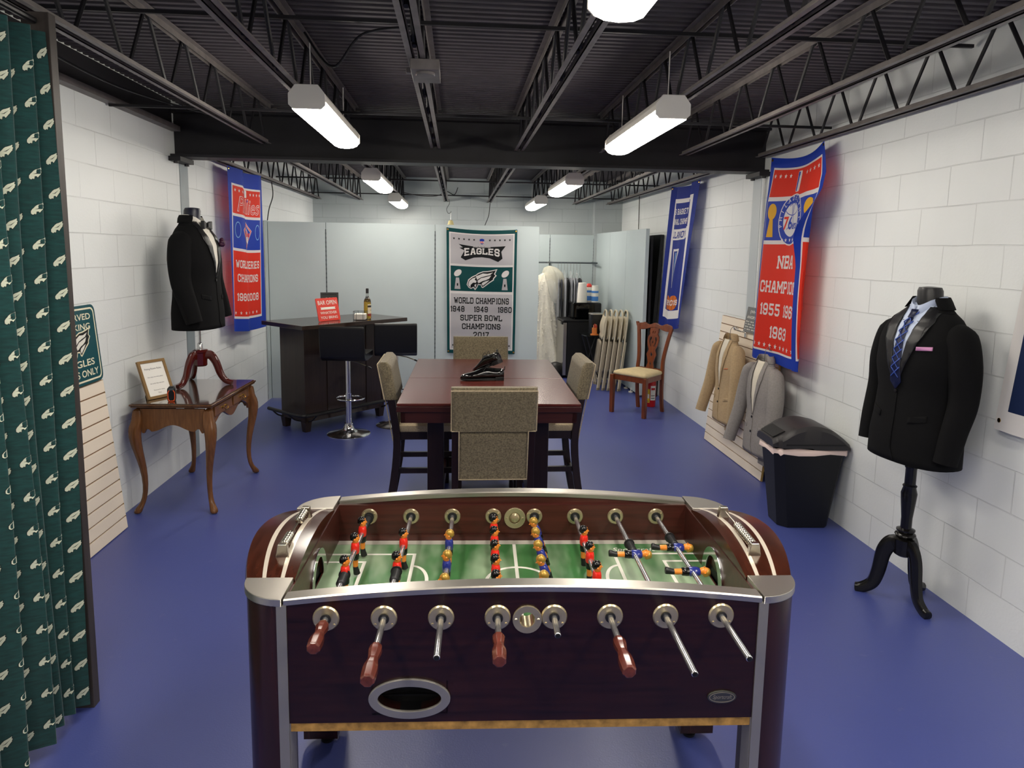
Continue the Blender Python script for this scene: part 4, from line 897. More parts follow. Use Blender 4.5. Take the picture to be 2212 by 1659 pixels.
def banner(name, label, S, w, h, kf, us, vs, draw, grom, loc=(0, 0, 0)):
    """S(u, v, off): u across, v up from the hem; kf(u, v) colour of the fabric"""
    t = thing(name, label, 'banner', loc)
    U = sorted(set([round(x, 4) for x in frange(0, w, 40) + us])); V = sorted(set([round(x, 4) for x in frange(0, h, 30) + vs]))
    G().grid(lambda u, v: S(u, v, 0), U, V, kf=kf).build('fabric', PAL, t, smooth=1.5)
    parts = {}
    def P(n):
        if n in ('lettering', 'trophy', 'basketball_print', 'star_row'): n += '#%d' % len(parts)
        if n not in parts: parts[n] = G()
        return parts[n]
    draw(P)
    for n, g in parts.items(): g.build(n.split('#')[0], PAL, t, smooth=1.5)
    for u, v in grom:
        c = Vector(S(u, v, .001)); nn = (Vector(S(u, v, 1)) - Vector(S(u, v, 0))).normalized(); tx = (Vector(S(u + .01, v, 0)) - Vector(S(u, v, 0)))
        G().lathe([(.004, 0), (.0105, 0), (.0105, .002), (.004, .003)], 14, T=frameT(c, tx, nn.cross(tx))).build('grommet', m_brass, t)
    return t
def wrap(path, z0, hfun):
    """cloth hung along a plan curve path(u, v) -> (x, y); z from v"""
    def S(u, v, off):
        x, y = path(u, v)
        if off:
            x2, y2 = path(u + .004, v); d = Vector((x2 - x, y2 - y, 0)).normalized(); n = Vector((d.y, -d.x, 0)); x += n.x * off; y += n.y * off
        return (x, y, z0 + v + hfun(u, v))
    return S
def folded(start, direc, side, segs):
    """plan polyline with slopes: segs = [(length, angle)] turned into a smooth curve lookup"""
    pts = [(0., 0.)]; s = 0.; N = []
    for L, a in segs:
        n = max(2, int(L / .01))
        for i in range(n): N.append((L / n, a))
    # smooth the angles
    A = [a for _, a in N]
    for _ in range(3): A = [(A[max(i - 1, 0)] + A[i] + A[min(i + 1, len(A) - 1)]) / 3 for i in range(len(A))]
    P = [(0., 0., 0.)]
    for (L, _), a in zip(N, A): p = P[-1]; P.append((p[0] + L, p[1] + L * cos(a), p[2] + L * sin(a)))
    def f(u):
        if u <= 0: return (u * cos(A[0]), u * sin(A[0]))
        for p, q in zip(P, P[1:]):
            if u <= q[0]:
                k = (u - p[0]) / (q[0] - p[0]); return (p[1] + (q[1] - p[1]) * k, p[2] + (q[2] - p[2]) * k)
        p = P[-1]; return (p[1] + (u - p[0]) * cos(A[-1]), p[2] + (u - p[0]) * sin(A[-1]))
    def path(u, v, amt=1.):
        a, b = f(u); return (start[0] + direc[0] * a + side[0] * b * amt, start[1] + direc[1] * a + side[1] * b * amt)
    return path
def put(g, s, size, x, y, k, S, bold=.02, fit=None, sx=.8, off=.0014, **kw): drape(g, text(s, size, bold, sx, fit=fit), S, off, k, dx=.025, dy=.2, at=(x, y), **kw)
def blk(g, s, size, x, y, k, S, fit, off=.0014, wt=1.2, serif=True): drape(g, block(s, size * .74, fit, wt, serif), S, off, k, dx=.025, dy=.2, at=(x, y))
def stars(g, xs, y, r, k, S, off=.0014):
    for x in xs: art(g, [star(x, y, r)], S, off, k, dx=.02, dy=0)
# --- red and blue basketball banner on the right wall joist: u runs from the far edge towards the viewer
W6, H6 = .91, 1.56
A6 = folded((2.41, 5.30), (0, -1), (-1, 0), [(.10, rad(14)), (.32, rad(-8)), (.26, rad(12)), (.23, rad(-8))])
B6 = folded((2.40, 5.40), (0, -1), (-1, 0), [(.12, rad(20)), (.35, rad(-6)), (.20, rad(8)), (.24, rad(-4))])
def p6b(u, k):
    a = A6(u, 0); b = B6(u, 0); return a[0] * k + b[0] * (1 - k), a[1] * k + b[1] * (1 - k)
def p6(u, v):
    k = v / H6; a = A6(u, v); b = B6(u, v); k = k ** 1.3; top = max(0, (k - .72) / .28)
    x = a[0] * k + b[0] * (1 - k); y = a[1] * k + b[1] * (1 - k)
    uf = .79 + .04 * max(0, 1 - v / .8) ** 2; ph = min(1, max(0, (1.32 - v) / .62)); ph = PI * .97 * ph * ph * (3 - 2 * ph)
    if u > uf and ph > 0:      # the near edge curls over to the front
        q = u - uf; r = .012; f = min(q / (r * PI), 1) * ph
        x2, y2 = p6b(uf, k); ar = min(q, r * ph); rest = max(0, q - r * ph) if ph > 0 else q
        x = x2 - (r * (1 - cos(ar / r)) + rest * sin(ph) * .9 + .004); y = y2 - (r * sin(ar / r) + rest * cos(ph))
    return (x * (1 - top) + (2.41 + .06 * sin(PI * u / W6) ) * top, y * (1 - top) + (5.29 - .77 * u / W6) * top)
S6 = wrap(p6, .95, lambda u, v: -.045 * sin(PI * u / W6) * (v / H6) ** 3 + .01 * (u / W6))
bd_ = .055
def k6(u, v):
    if u < bd_ or u > W6 - bd_ or v < .075 or v > H6 - .075: return BLUE
    if u < bd_ + .012 or u > W6 - bd_ - .012 or v < .09 or v > H6 - .09: return WHT
    if .93 < v < 1.23: return BLUE
    if .90 < v < 1.262: return WHT
    return RED
def d6(P):
    c = W6 / 2
    blk(P('lettering'), 'NBA', .135, c, .715, WHT, S6, .27); blk(P('lettering'), 'CHAMPIONS', .125, c, .53, WHT, S6, .66); blk(P('lettering'), '1955 1967', .125, c, .355, WHT, S6, .60); blk(P('lettering'), '1983', .125, c, .185, WHT, S6, .27)
    stars(P('star_row'), [bd_ + .06 + i * (W6 - 2 * bd_ - .12) / 9 for i in range(10)], .125, .022, WHT, S6); stars(P('star_row'), [bd_ + .05 + i * .07 for i in range(4)] + [W6 - bd_ - .05 - i * .07 for i in range(4)], 1.42, .02, WHT, S6)
    e = P('emblem'); cy = 1.082; R = .185
    art(e, [ell(c, cy, R, R * 1.05)], S6, .0012, WHT, dx=.03, dy=.1); art(e, [ell(c, cy, R - .01, R * 1.05 - .01)], S6, .0018, BLUE, dx=.03, dy=.1); art(e, [ell(c, cy, .122, .128)], S6, .0024, WHT, dx=.03, dy=.1)
    for pl in ([ell(c, cy, .10, .128, 24, .9, 2.2) + ell(c, cy, .094, .122, 24, .9, 2.2)[::-1]], [ell(c + .11, cy + .05, .10, .14, 20, 2.0, 4.2) + ell(c + .11, cy + .05, .094, .134, 20, 2.0, 4.2)[::-1]], [ell(c - .11, cy + .05, .10, .14, 20, -1.1, 1.1) + ell(c - .11, cy + .05, .094, .134, 20, -1.1, 1.1)[::-1]], [rect(c - .003, c + .003, cy + .02, cy + .12)], [ell(c, cy + .09, .11, .06, 20, PI + .4, 2 * PI - .4) + ell(c, cy + .09, .104, .054, 20, PI + .4, 2 * PI - .4)[::-1]]):
        art(e, pl, S6, .003, BLUE, dx=.03, dy=.1)
    put(e, '7', .135, c - .085, cy - .07, RED, S6, .02, .06, off=.0036); put(e, '6', .135, c - .022, cy - .07, BLUE, S6, .02, .062, off=.0036); put(e, 'ers', .085, c + .058, cy - .07, BLUE, S6, .02, .09, off=.0036)
    for i, ch in enumerate('PHILADELPHIA'):
        a = rad(196 - i * 19.4); drape(e, text(ch, .05, .01, .9), S6, .003, WHT, dx=.03, dy=.1, at=(c + .139 * cos(a), cy + .147 * sin(a)), rot=a - PI / 2)
    stars(e, [c - .105, c - .06, c, .06 + c, c + .105][:5], cy - .152, .017, WHT, S6, .003)
    for s in (-1, 1):
        q = P('trophy'); art(q, [ell(c + s * .285, 1.15, .058, .062)], S6, .0012, YEL, dx=.03, dy=.1); art(q, [[(c + s * .285 - .02, 1.10), (c + s * .285 + .02, 1.10), (c + s * .285 + .045, .955), (c + s * .285 - .045, .955)]], S6, .0014, YEL, dx=.03, dy=.1)
    q = P('league_mark'); art(q, [rrect(c - .035, c + .035, 1.29, 1.45, .015)], S6, .0012, WHT, dx=.03, dy=.1); art(q, [rrect(c - .03, c + .0, 1.296, 1.444, .01)], S6, .0018, BLUE, dx=.03, dy=.1); art(q, [[(c - .01, 1.30), (c + .012, 1.30), (c + .016, 1.38), (c + .006, 1.42), (c - .006, 1.41)]], S6, .0022, WHT, dx=.03, dy=.1)
V6 = [.075, .09, .90, .93, 1.23, 1.262, H6 - .075, H6 - .09]; U6 = [bd_, bd_ + .012, W6 - bd_, W6 - bd_ - .012]
banner('basketball_banner', 'red banner with a blue round basketball emblem hanging at the right wall', S6, W6, H6, k6, U6, V6, d6, [(.02, H6 - .02), (W6 - .02, H6 - .02), (W6 - .02, .02)])
# --- blue basketball banner farther back on the right wall
WI, HI = .91, 1.60
AI = folded((2.41, 7.80), (0, -1), (-1, 0), [(.14, rad(-28)), (.16, rad(32)), (.32, rad(-16)), (.14, rad(34)), (.15, rad(-18))])
BI = folded((2.41, 8.09), (0, -1), (-1, 0), [(.14, rad(-12)), (.30, rad(10)), (.10, rad(30)), (.22, rad(-14)), (.15, rad(8))])
def pI(u, v):
    k = (v / HI) ** 1.2; a = AI(u, v); b = BI(u, v); return (a[0] * k + b[0] * (1 - k), a[1] * k + b[1] * (1 - k))
SI = wrap(pI, .915, lambda u, v: .06 * (u / WI) * (1 - v / HI) - .03 * sin(PI * u / WI))
def kI(u, v):
    if .085 < u < WI - .085 and .12 < v < HI - .13:
        if u < .135 or u > WI - .135 or v < .215 or v > HI - .175: return WHT
        if 1.02 < v < 1.14: return WHT
    return NAVY
def dI(P):
    c = WI / 2
    blk(P('lettering'), "MEN'S BASKETBALL", .085, c, 1.30, WHT, SI, .60); blk(P('lettering'), 'NATIONAL CHAMPIONS', .085, c, 1.19, WHT, SI, .60); blk(P('lettering'), 'VILLANOVA', .10, c, 1.04, NAVY, SI, .56)
    e = P('emblem'); art(e, [[(c - .10, .92), (c + .10, .92), (c + .10, .88), (c + .03, .48), (c - .03, .48), (c - .10, .88)]], SI, .0014, WHT, dx=.03, dy=.1); art(e, [[(c - .075, .895), (c + .075, .895), (c + .02, .51), (c - .02, .51)]], SI, .002, NAVY, dx=.03, dy=.1)
    art(e, [[(c - .02, .88), (c + .035, .88), (c + .008, .54), (c - .006, .54)]], SI, .0026, LB, dx=.03, dy=.1)
    for s, yr in ((-1, '1985'), (1, '2016')):
        b = P('basketball_print'); x = c + s * .155; art(b, [ell(x, .305, .115, .085)], SI, .0014, ORG, dx=.03, dy=.1)
        for pl in ([rect(x - .003, x + .003, .222, .388)], [rect(x - .112, x + .112, .302, .308)], [ell(x - .12, .305, .06, .07, 16, -1.2, 1.2) + ell(x - .12, .305, .055, .066, 16, -1.2, 1.2)[::-1]], [ell(x + .12, .305, .06, .07, 16, PI - 1.2, PI + 1.2) + ell(x + .12, .305, .055, .066, 16, PI - 1.2, PI + 1.2)[::-1]]): art(b, pl, SI, .002, BLK, dx=.03, dy=.1)
        blk(b, yr, .085, x, .275, WHT, SI, .24, off=.0028, serif=False)
banner('basketball_banner', 'tall blue banner with two orange basketballs on the far right wall', SI, WI, HI, kI, [.085, .135, WI - .085, WI - .135], [.12, .215, HI - .13, HI - .175, 1.02, 1.14], dI, [(.02, HI - .02), (WI - .02, HI - .02), (WI - .03, .03)])
# --- red and blue baseball banner on the left wall: u from the near edge to the far edge
WP, HP = .91, 1.50
AP = folded((-2.06, 6.51), (0, 1), (1, 0), [(.24, rad(16)), (.20, rad(-16)), (.30, rad(14)), (.17, rad(-10))])
BP = folded((-2.06, 6.55), (0, 1), (1, 0), [(.12, rad(-14)), (.24, rad(16)), (.14, rad(-16)), (.41, rad(7))])
def pP(u, v):
    k = (v / HP) ** 1.2; a = AP(u, v); b = BP(u, v); return (a[0] * k + b[0] * (1 - k), a[1] * k + b[1] * (1 - k))
SP = wrap(pP, .985, lambda u, v: -.05 * (u / WP) * (1 - v / HP) - .02 * sin(PI * u / WP))
def kP(u, v):
    if u < .06 or u > WP - .11 or v < .12 or v > HP - .14: return BLUE
    if u < .078 or u > WP - .128 or v < .142 or v > HP - .158: return WHT
    if .78 < v < 1.07: return BLUE
    if .755 < v < 1.095: return WHT
    return RED
def dP(P):
    c = WP / 2 - .02
    blk(P('lettering'), 'WORLD SERIES', .10, c, .60, WHT, SP, .60); blk(P('lettering'), 'CHAMPIONS', .10, c, .47, WHT, SP, .54); blk(P('lettering'), '1980 2008', .10, c, .29, WHT, SP, .56)
    stars(P('star_row'), [.13 + i * .09 for i in range(7)], .175, .02, WHT, SP); stars(P('star_row'), [.12 + i * .065 for i in range(4)] + [.56 + i * .06 for i in range(4)], 1.305, .018, WHT, SP)
    s_ = P('script'); drape(s_, text('Phillies', .20, .016, 1, shear=.25, fit=.58), SP, .0014, WHT, dx=.025, dy=.1, at=(c, 1.12)); drape(s_, text('Phillies', .20, -.012, 1, shear=.25, fit=.56), SP, .002, RED, dx=.025, dy=.1, at=(c, 1.12)); stars(s_, [c - .02, c + .06], 1.24, .016, BLUE, SP, .0022)
    e = P('emblem'); dia = lambda r: [(c, .925 + r * .82), (c + r, .925 + .25 * r), (c, .925 - r), (c - r, .925 + .25 * r)]
    for r, k in ((.145, WHT), (.135, RED), (.118, WHT), (.108, BLUE)): art(e, [dia(r)], SP, .0012 + (.145 - r) * .06, k, dx=.03, dy=.1)
    art(e, [[(c - .04, .86), (c + .05, .84), (c + .045, .95), (c + .0, .99), (c - .035, .95)]], SP, .0042, WHT, dx=.03, dy=.1); put(e, 'Phillies', .075, c, .905, RED, SP, .02, .17, off=.005)
    for x in (.17, .70): q = P('trophy'); art(q, [ell(x, .95, .05, .075)], SP, .0014, LB, dx=.03, dy=.1); art(q, [ell(x, .95, .042, .066)], SP, .002, BLUE, dx=.03, dy=.1)
    m_ = P('league_mark'); art(m_, [rrect(c - .05, c + .05, 1.27, 1.34, .012)], SP, .0014, WHT, dx=.03, dy=.1); art(m_, [rrect(c - .045, c + .0, 1.275, 1.335, .01)], SP, .002, BLUE, dx=.03, dy=.1); art(m_, [ell(c + .0, 1.315, .012)], SP, .0026, WHT, dx=.03, dy=.1)
banner('baseball_banner', 'red and blue baseball banner hanging at the left wall beside the tuxedo', SP, WP, HP, kP, [.06, .078, WP - .11, WP - .128], [.12, .142, HP - .14, HP - .158, .755, .78, 1.07, 1.095], dP, [(.02, HP - .02), (WP - .02, HP - .02)])
# --- green and grey football banner on the partition
WE, HE = .815, 1.45
pE = lambda u, v: (-.128 + u * (1 - .03 * (1 - v / HE)) + .015 * (1 - v / HE), 8.032 - .010 * sin(u * 9 + v * 2) - .004 * sin(v * 24))
SE = wrap(pE, .575, lambda u, v: -.022 * sin(PI * u / WE) * (v / HE) ** 2 - .012 * u / WE)
def kE(u, v):
    if u < .03 or u > WE - .03 or v < .04 or v > HE - .045: return GREEN
    if u < .045 or u > WE - .045 or v < .06 or v > HE - .058: return WHT
    if .73 < v < 1.02: return GREEN
    if .70 < v < 1.045: return WHT
    return SILV
def dE(P):
    c = WE / 2
    blk(P('lettering'), 'WORLD CHAMPIONS', .098, c, .585, BLK, SE, .65); blk(P('lettering'), 'SUPER BOWL', .092, c, .385, BLK, SE, .50); blk(P('lettering'), 'CHAMPIONS', .092, c, .285, BLK, SE, .46); blk(P('lettering'), '2017', .092, c, .185, BLK, SE, .19)
    for s, x in (('1948', .125), ('1949', c - .005), ('1960', WE - .13)): blk(P('lettering'), s, .092, x, .487, BLK, SE, .165)
    stars(P('star_row'), [.085 + i * .058 for i in range(5)] + [WE - .085 - i * .058 for i in range(5)], 1.335, .0155, BLK, SE); stars(P('star_row'), [.07, WE - .07], .095, .0155, BLK, SE)
    q = P('league_mark'); art(q, [[(c, 1.285), (c + .026, 1.30), (c + .026, 1.345), (c, 1.352), (c - .026, 1.345), (c - .026, 1.30)]], SE, .0014, BLUE, dx=.03, dy=.1); art(q, [rect(c - .026, c + .026, 1.298, 1.322)], SE, .002, WHT, dx=.03, dy=.1); put(q, 'NFL', .03, c, 1.299, RED, SE, .02, .046, off=.0026)
    wm = P('wordmark'); y = 1.10
    art(wm, [[(c - .27, y + .175), (c - .10, y + .158), (c + .12, y + .158), (c + .275, y + .165), (c + .225, y + .10), (c + .24, y + .02), (c + .19, y - .018), (c + .09, y + .025), (c, y + .036), (c - .09, y + .028), (c - .19, y - .01), (c - .245, y + .02), (c - .20, y + .105), (c - .26, y + .13), (c - .22, y + .14)]], SE, .0014, BLK, dx=.03, dy=.1)
    vs, fs = block('EAGLES', .098, .41, 1.3); drape(wm, ([(a, b + .035 * (1 - (a / .22) ** 2) * (1 - b / .13) + .012, 0) for a, b, _ in vs], fs), SE, .002, WHT, dx=.025, dy=.1, at=(c, y + .022))
    put(wm, 'PHILADELPHIA', .022, c, y + .146, WHT, SE, .01, .20, off=.0022)
    e = P('emblem'); sc_ = .365; at = (c + .005, .872)
    art(e, [EAGLE_OUT], SE, .0014, WHT, dx=.03, dy=.1, at=at, sc=sc_); art(e, [EAGLE_IN], SE, .002, BLK, dx=.03, dy=.1, at=at, sc=sc_)
    for w_ in EAGLE_W: art(e, [w_], SE, .0026, WHT, dx=.03, dy=.1, at=at, sc=sc_)
    for x in (.125, WE - .135): q = P('trophy'); art(q, [[(x - .018, .885), (x + .018, .885), (x + .035, .752), (x - .035, .752)]], SE, .0014, SILV, dx=.03, dy=.1); drape(q, flat([ell(0, 0, .05, .033)]), SE, .0018, WHT, dx=.03, dy=.1, at=(x + .004, .94), rot=.7); art(q, [rect(x - .008, x + .008, .79, .82)], SE, .0018, BLK, dx=.03, dy=.1)
banner('football_banner', 'green and grey football banner pinned on the pale partition', SE, WE, HE, kE, [.03, .045, WE - .03, WE - .045], [.04, .06, .70, .73, 1.02, 1.045, HE - .045, HE - .058], dE, [(.015, HE - .02), (WE - .015, HE - .02), (.015, .02), (WE - .015, .02)])
# --- navy flag with white border at the right edge of the view
pF = lambda u, v: (2.505 - .012 * sin(u * 11) - .03 * (1 - v / .72) * (1 - u / .9) , 2.93 - u * .9 - .05 * (v / .72))
SF = wrap(pF, .985, lambda u, v: 0)
def kF(u, v): return WHT if u < .075 or u > .90 - .05 or v < .095 or v > .72 - .05 else DN
banner('white_edged_flag', 'navy flag with a white border on the right wall, cut by the right edge', SF, .90, .72, kF, [.075, .85], [.095, .67], lambda P: None, [(.03, .045)])
# ---------------------------------------------------------------- partitions and the corner behind the table
m_part = mat('pale_blue_partition', '#b6c2c4', .4, noise=(2, .03)); m_slot = mat('slotted_dark', '#4a5256', .5)
def standard(par, x, y, z0, z1, dx, dy):
    g = G()
    g.box(x - .004 * abs(dx) - .001, x + .004 * abs(dx) + .001, y - .004 * abs(dy) - .001, y + .004 * abs(dy) + .001, z0, z1)
    for i in range(int((z1 - z0) / .05)): z = z0 + .02 + i * .05; g.box(x - .005 * abs(dx) - .0015, x + .005 * abs(dx) + .0015, y - .005 * abs(dy) - .0015, y + .005 * abs(dy) + .0015, z, z + .022)
    return g.build('slotted_standard', m_slot, par, smooth=0)
g = G().box(-2.13, -1.492, 8.055, 8.10, .03, 2.055).box(-1.486, -.260, 8.055, 8.10, .03, 2.055).box(-.254, .945, 8.055, 8.10, .03, 2.055).box(-2.168, -2.136, 8.05, 8.10, .03, 2.065)
pc_ = struct(g.build('wall_partition_center', m_part, bevel=.003, smooth=0))
for x in (-1.489, -.257): standard(pc_, x, 8.054, .1, 1.98, 1, 0)
pb_ = struct(G().box(1.0, 1.415, 10.66, 10.70, .02, 2.035).box(1.421, 2.12, 10.66, 10.70, .02, 2.035).build('wall_partition_back', m_part, bevel=.003, smooth=0))
standard(pb_, 1.418, 10.659, .1, 1.98, 1, 0); standard(pb_, 2.10, 10.659, .1, 1.98, 1, 0)
A_, B_ = Vector((2.145, 10.66, 0)), Vector((2.245, 8.2, 0)); L_ = (B_ - A_).length
ps_ = G()
for a, b in ((0, .33), (.332, .665), (.667, 1)): ps_.box(a * L_, b * L_, 0, .045, .03, 2.06)
ps_ = struct(ps_.build('wall_partition_side', m_part, bevel=.003, smooth=0)); ps_.matrix_world = frameT(A_, B_ - A_, Vector((1, .04, 0)))
for d in (.35, .6):
    g = G().cyl((2.225 - .012 * 0, 8.2 + d, 0), (2.225, 8.2 + d, .012), .03, n=14).cyl((2.225, 8.2 + d, 0), (2.225, 8.2 + d, .06), .006, n=8); tag(g.build('leveling_foot', m_white), 'small white levelling foot under the side partition' + (', nearer the wooden chair' if d < .5 else ', nearer the folding chairs'), 'foot')
# black boards stored between side partition and wall
bo = G().box(2.32, 2.35, 8.24, 8.95, 0, 1.98); tag(bo.build('black_board', m_rubber, bevel=.003), 'tall black board stored beside the end of the side partition', 'board')
o = G().box(-.02, .02, -.4, .4, 0, 2.0).build('black_board', mat('charcoal_board_paint', '#26282a', .6), bevel=.003); o.matrix_world = Matrix.Translation((2.395, 8.78, 0)) @ Matrix.Rotation(rad(3), 4, 'Y'); tag(o, 'charcoal board leaning on the right wall behind the wooden chair', 'board')
# hanging rail with garments
m_wire = mat('steel_wire', '#9a9a98', .3, 1.)
RYD, RZD = 10.28, 1.612
rl = thing('clothes_rail', 'dark steel clothes rail fixed to the back partition', 'clothes rail', (1.24, RYD, RZD))
G().cyl((-.2, 0, 0), (.85, 0, 0), .012, n=12).build('bar', m_slot, rl)
for x in (.178, .84): G().box(x - .008, x + .008, 0, .38, -.012, .012).build('bracket', m_slot, rl, smooth=0)
def hanger(g, w=.19):
    g.tube(bez([(0, .0, -.012), (0, .014, .0), (0, .008, .014), (0, -.01, .012), (0, -.004, -.03), (0, 0, -.16)], 5), .0025, 6)
    g.tube([(0, 0, -.15), (0, w, -.24), (0, w, -.25), (0, -w, -.25), (0, -w, -.24), (0, 0, -.15)], .0025, 6)
GAR = [('#5a5c63', 'mid grey'), ('#3d3f46', 'charcoal grey'), ('#8b8d94', 'light grey'), ('#17171a', 'black'), ('#6a6d77', 'blue-grey'), ('#9a9ca2', 'silver grey'), ('#4d5160', 'slate blue'), ('#2a2b31', 'near-black')]
m_bag = mat('clear_garment_plastic', '#f0f3f5', .12, alpha=.16, spec=.9, bump=(22, 1., .03), stretch=(1, 1, .25))
for i, (c, nm) in enumerate(GAR):
    x = 1.50 + i * .047; t = thing('hanging_garment', nm + ' garment on a wire hanger, ' + ORD[i] + ' from the left on the rail' if i < 7 else nm + ' garment on a wire hanger, last on the right of the rail', 'garment', (x, RYD, RZD), rad(random.uniform(-6, 6)), 'garments on the rail')
    g = G(); hanger(g, .17); g.build('wire_hanger', m_wire, t)
    rings = []
    for z, w_, d in ((-.225, .03, .010), (-.25, .155, .018), (-.30, .19, .021), (-.5, .19, .020), (-.75, .185, .019), (-.93 - .03 * (i % 3), .19, .019)):
        rings.append([(d * cos(q) * (1 + .35 * sin(q * 5 + i)), w_ * sin(q), z) for q in frange(0, 2 * PI, 20)[:-1]])
    G().loft(rings).build('cloth', mat('garment_' + nm.replace(' ', '_'), c, .7, bump=(14, .6, .02), stretch=(1, 1, .2)), t, smooth=1.2)
    if i % 2 == 0:
        rings = [[(dx * 1.5 * d * cos(q), w_ * sin(q), z) for q in frange(0, 2 * PI, 16)[:-1]] for z, w_, d, dx in ((-.12, .02, .01, 1), (-.24, .175, .02, 1), (-.5, .205, .026, 1), (-.98, .205, .024, 1))]
        G().loft(rings, caps=False).build('plastic_bag', m_bag, t, smooth=1.2)
# white gown with tulle
gw = thing('wedding_gown', 'white gown with lace and tulle hanging in clear plastic at the partition edge', 'gown', (1.35, RYD - .03, RZD))
g = G(); hanger(g); o = g.build('wire_hanger', m_wire, gw); o.rotation_euler = (0, 0, rad(90))
m_gown = mat('ivory_gown', '#e3ddcb', .7, noise=(40, .08), bump=(45, .5, .006)); m_tulle = mat('ivory_tulle', '#e6e3d0', .8, alpha=.5, bump=(25, .6, .02))
ruf = lambda q, z: (.10 + .06 * max(0, -z - .6)) * sin(q * 7 + 1.5 * z) + .07 * sin(q * 13 - 5 * z) + .05 * sin(q * 3 + 9 * z)
rings = []
for z, w_, d, cx in ((-.14, .03, .03, -.02), (-.2, .11, .06, -.03), (-.34, .12, .09, -.04), (-.50, .10, .08, -.03), (-.62, .11, .10, -.02), (-.95, .15, .15, -.01), (-1.25, .20, .20, .02), (-1.58, .27, .26, .05)):
    rings.append([(cx + w_ * cos(q) * (1 + ruf(q, z)), d * sin(q) * (1 + ruf(q, z)), z) for q in frange(0, 2 * PI, 48)[:-1]])
G().loft(rings).build('gown_body', m_gown, gw, smooth=1.2)
rings = []
for z, w_, d, cx in ((-.05, .02, .02, .02), (-.08, .09, .08, .04), (-.15, .14, .11, .06), (-.22, .15, .12, .08), (-.38, .16, .13, .11), (-.52, .13, .11, .13), (-.6, .06, .06, .13)):
    rings.append([(cx + w_ * cos(q) * (1 + ruf(q, z * 2.3)), d * sin(q) * (1 + ruf(q + 1, z * 2.3)), z) for q in frange(0, 2 * PI, 36)[:-1]])
G().loft(rings).build('tulle_veil', m_tulle, gw, smooth=1.2)
g = G(); random.seed(3)
for i in range(150):
    z = random.uniform(-1.4, -.25); q = random.uniform(PI * .9, PI * 2.1); w_, d, cx = interp([(1.5 + zz, a, b, c) for zz, a, b, c in ((-1.58, .27, .26, .05), (-1.25, .20, .2, .02), (-.95, .15, .15, -.01), (-.5, .10, .08, -.03), (-.34, .12, .09, -.04), (-.2, .11, .06, -.03))], 1.5 + z)
    g.lathe([(.0001, -.004), (.012, 0), (.0001, .005)], 6, c=(cx + w_ * 1.08 * cos(q), d * 1.08 * sin(q), z), sx=random.uniform(.6, 1.3))
lc = g.build('lace_trim', mat('lace_white', '#f0ecdf', .6), gw, smooth=1.2); lc['kind'] = 'stuff'
rings = [[(cx + w_ * cos(q) * (1 + .14 * sin(q * 7 + z * 6)), d * sin(q) * (1 + .14 * sin(q * 7 + z * 5)), z) for q in frange(0, 2 * PI, 40)[:-1]] for z, w_, d, cx in ((-.16, .05, .03, .0), (-.3, .2, .14, .02), (-.7, .2, .17, .04), (-1.1, .22, .22, .06), (-1.5, .26, .28, .08))]
G().loft(rings, caps=False).build('plastic_bag', m_bag, gw, smooth=1.2)
g = G(); g.loft([[(x * k, y * k, z) for x, y in ell(0, 0, .14, .11, 18)] for z, k in ((0, .9), (.06, 1.05), (.14, .9), (.2, .55), (.22, .1))]); o = g.build('black_bag', m_leather, smooth=1.2, loc=(1.40, 9.62, 0)); tag(o, 'black bag slumped on the floor beside the fridge', 'bag')
# mini fridge and what stands on it
fr_ = thing('mini_fridge', 'black mini fridge with silver door below the microwave', 'fridge', (1.54, 9.52, 0), rad(3))
G().box(0, .48, 0, .47, .03, .80).build('body', mat('black_textured_metal', '#0c0c0d', .5, bump=(300, .4, .001)), fr_, bevel=.004)
G().box(-.055, -.006, .0, .47, .04, .79).build('door', mat('stainless_door', '#a8a6a0', .3, .9), fr_, bevel=.006)
G().box(-.06, .49, -.008, .478, .80, .828).build('top', m_black, fr_, bevel=.008)
G().box(-.075, -.055, .03, .12, .76, .80).build('handle', m_black, fr_, bevel=.004)
for x in (.03, .45):
    for y in (.04, .43): G().cyl((x, y, 0), (x, y, .032), .018).build('foot', m_rubber, fr_)
mw = thing('microwave', 'glossy black microwave on the mini fridge', 'microwave', (1.62, 9.60, .8285), rad(2))
G().box(0, .42, .012, .34, .012, .235).build('case', mat('gloss_black', '#08080a', .12), mw, bevel=.022, seg=3)
d_ = G().box(.015, .31, .0, .0125, .025, .222).build('door', mat('black_glass', '#050506', .05), mw, bevel=.004)
G().box(.32, .405, .004, .0125, .025, .222).build('control_panel', m_black, mw, bevel=.003)
for x in (.04, .38):
    for y in (.05, .30): G().cyl((x, y, 0), (x, y, .013), .012, n=10).build('foot', m_rubber, mw)
pt = thing('paper_towel_roll', 'white paper towel roll standing on the microwave', 'paper towels', (1.775, 9.74, 1.064))
G().lathe([(.018, .0), (.072, .0), (.066, .15), (.058, .275), (.018, .277)], 28).build('roll', mat('towel_paper', '#e8e4da', .9, bump=(90, .3, .002)), pt)
G().lathe([(.018, .0), (.019, .2765), (.016, .2765), (.016, 0)], 16).build('core', m_chip, pt)
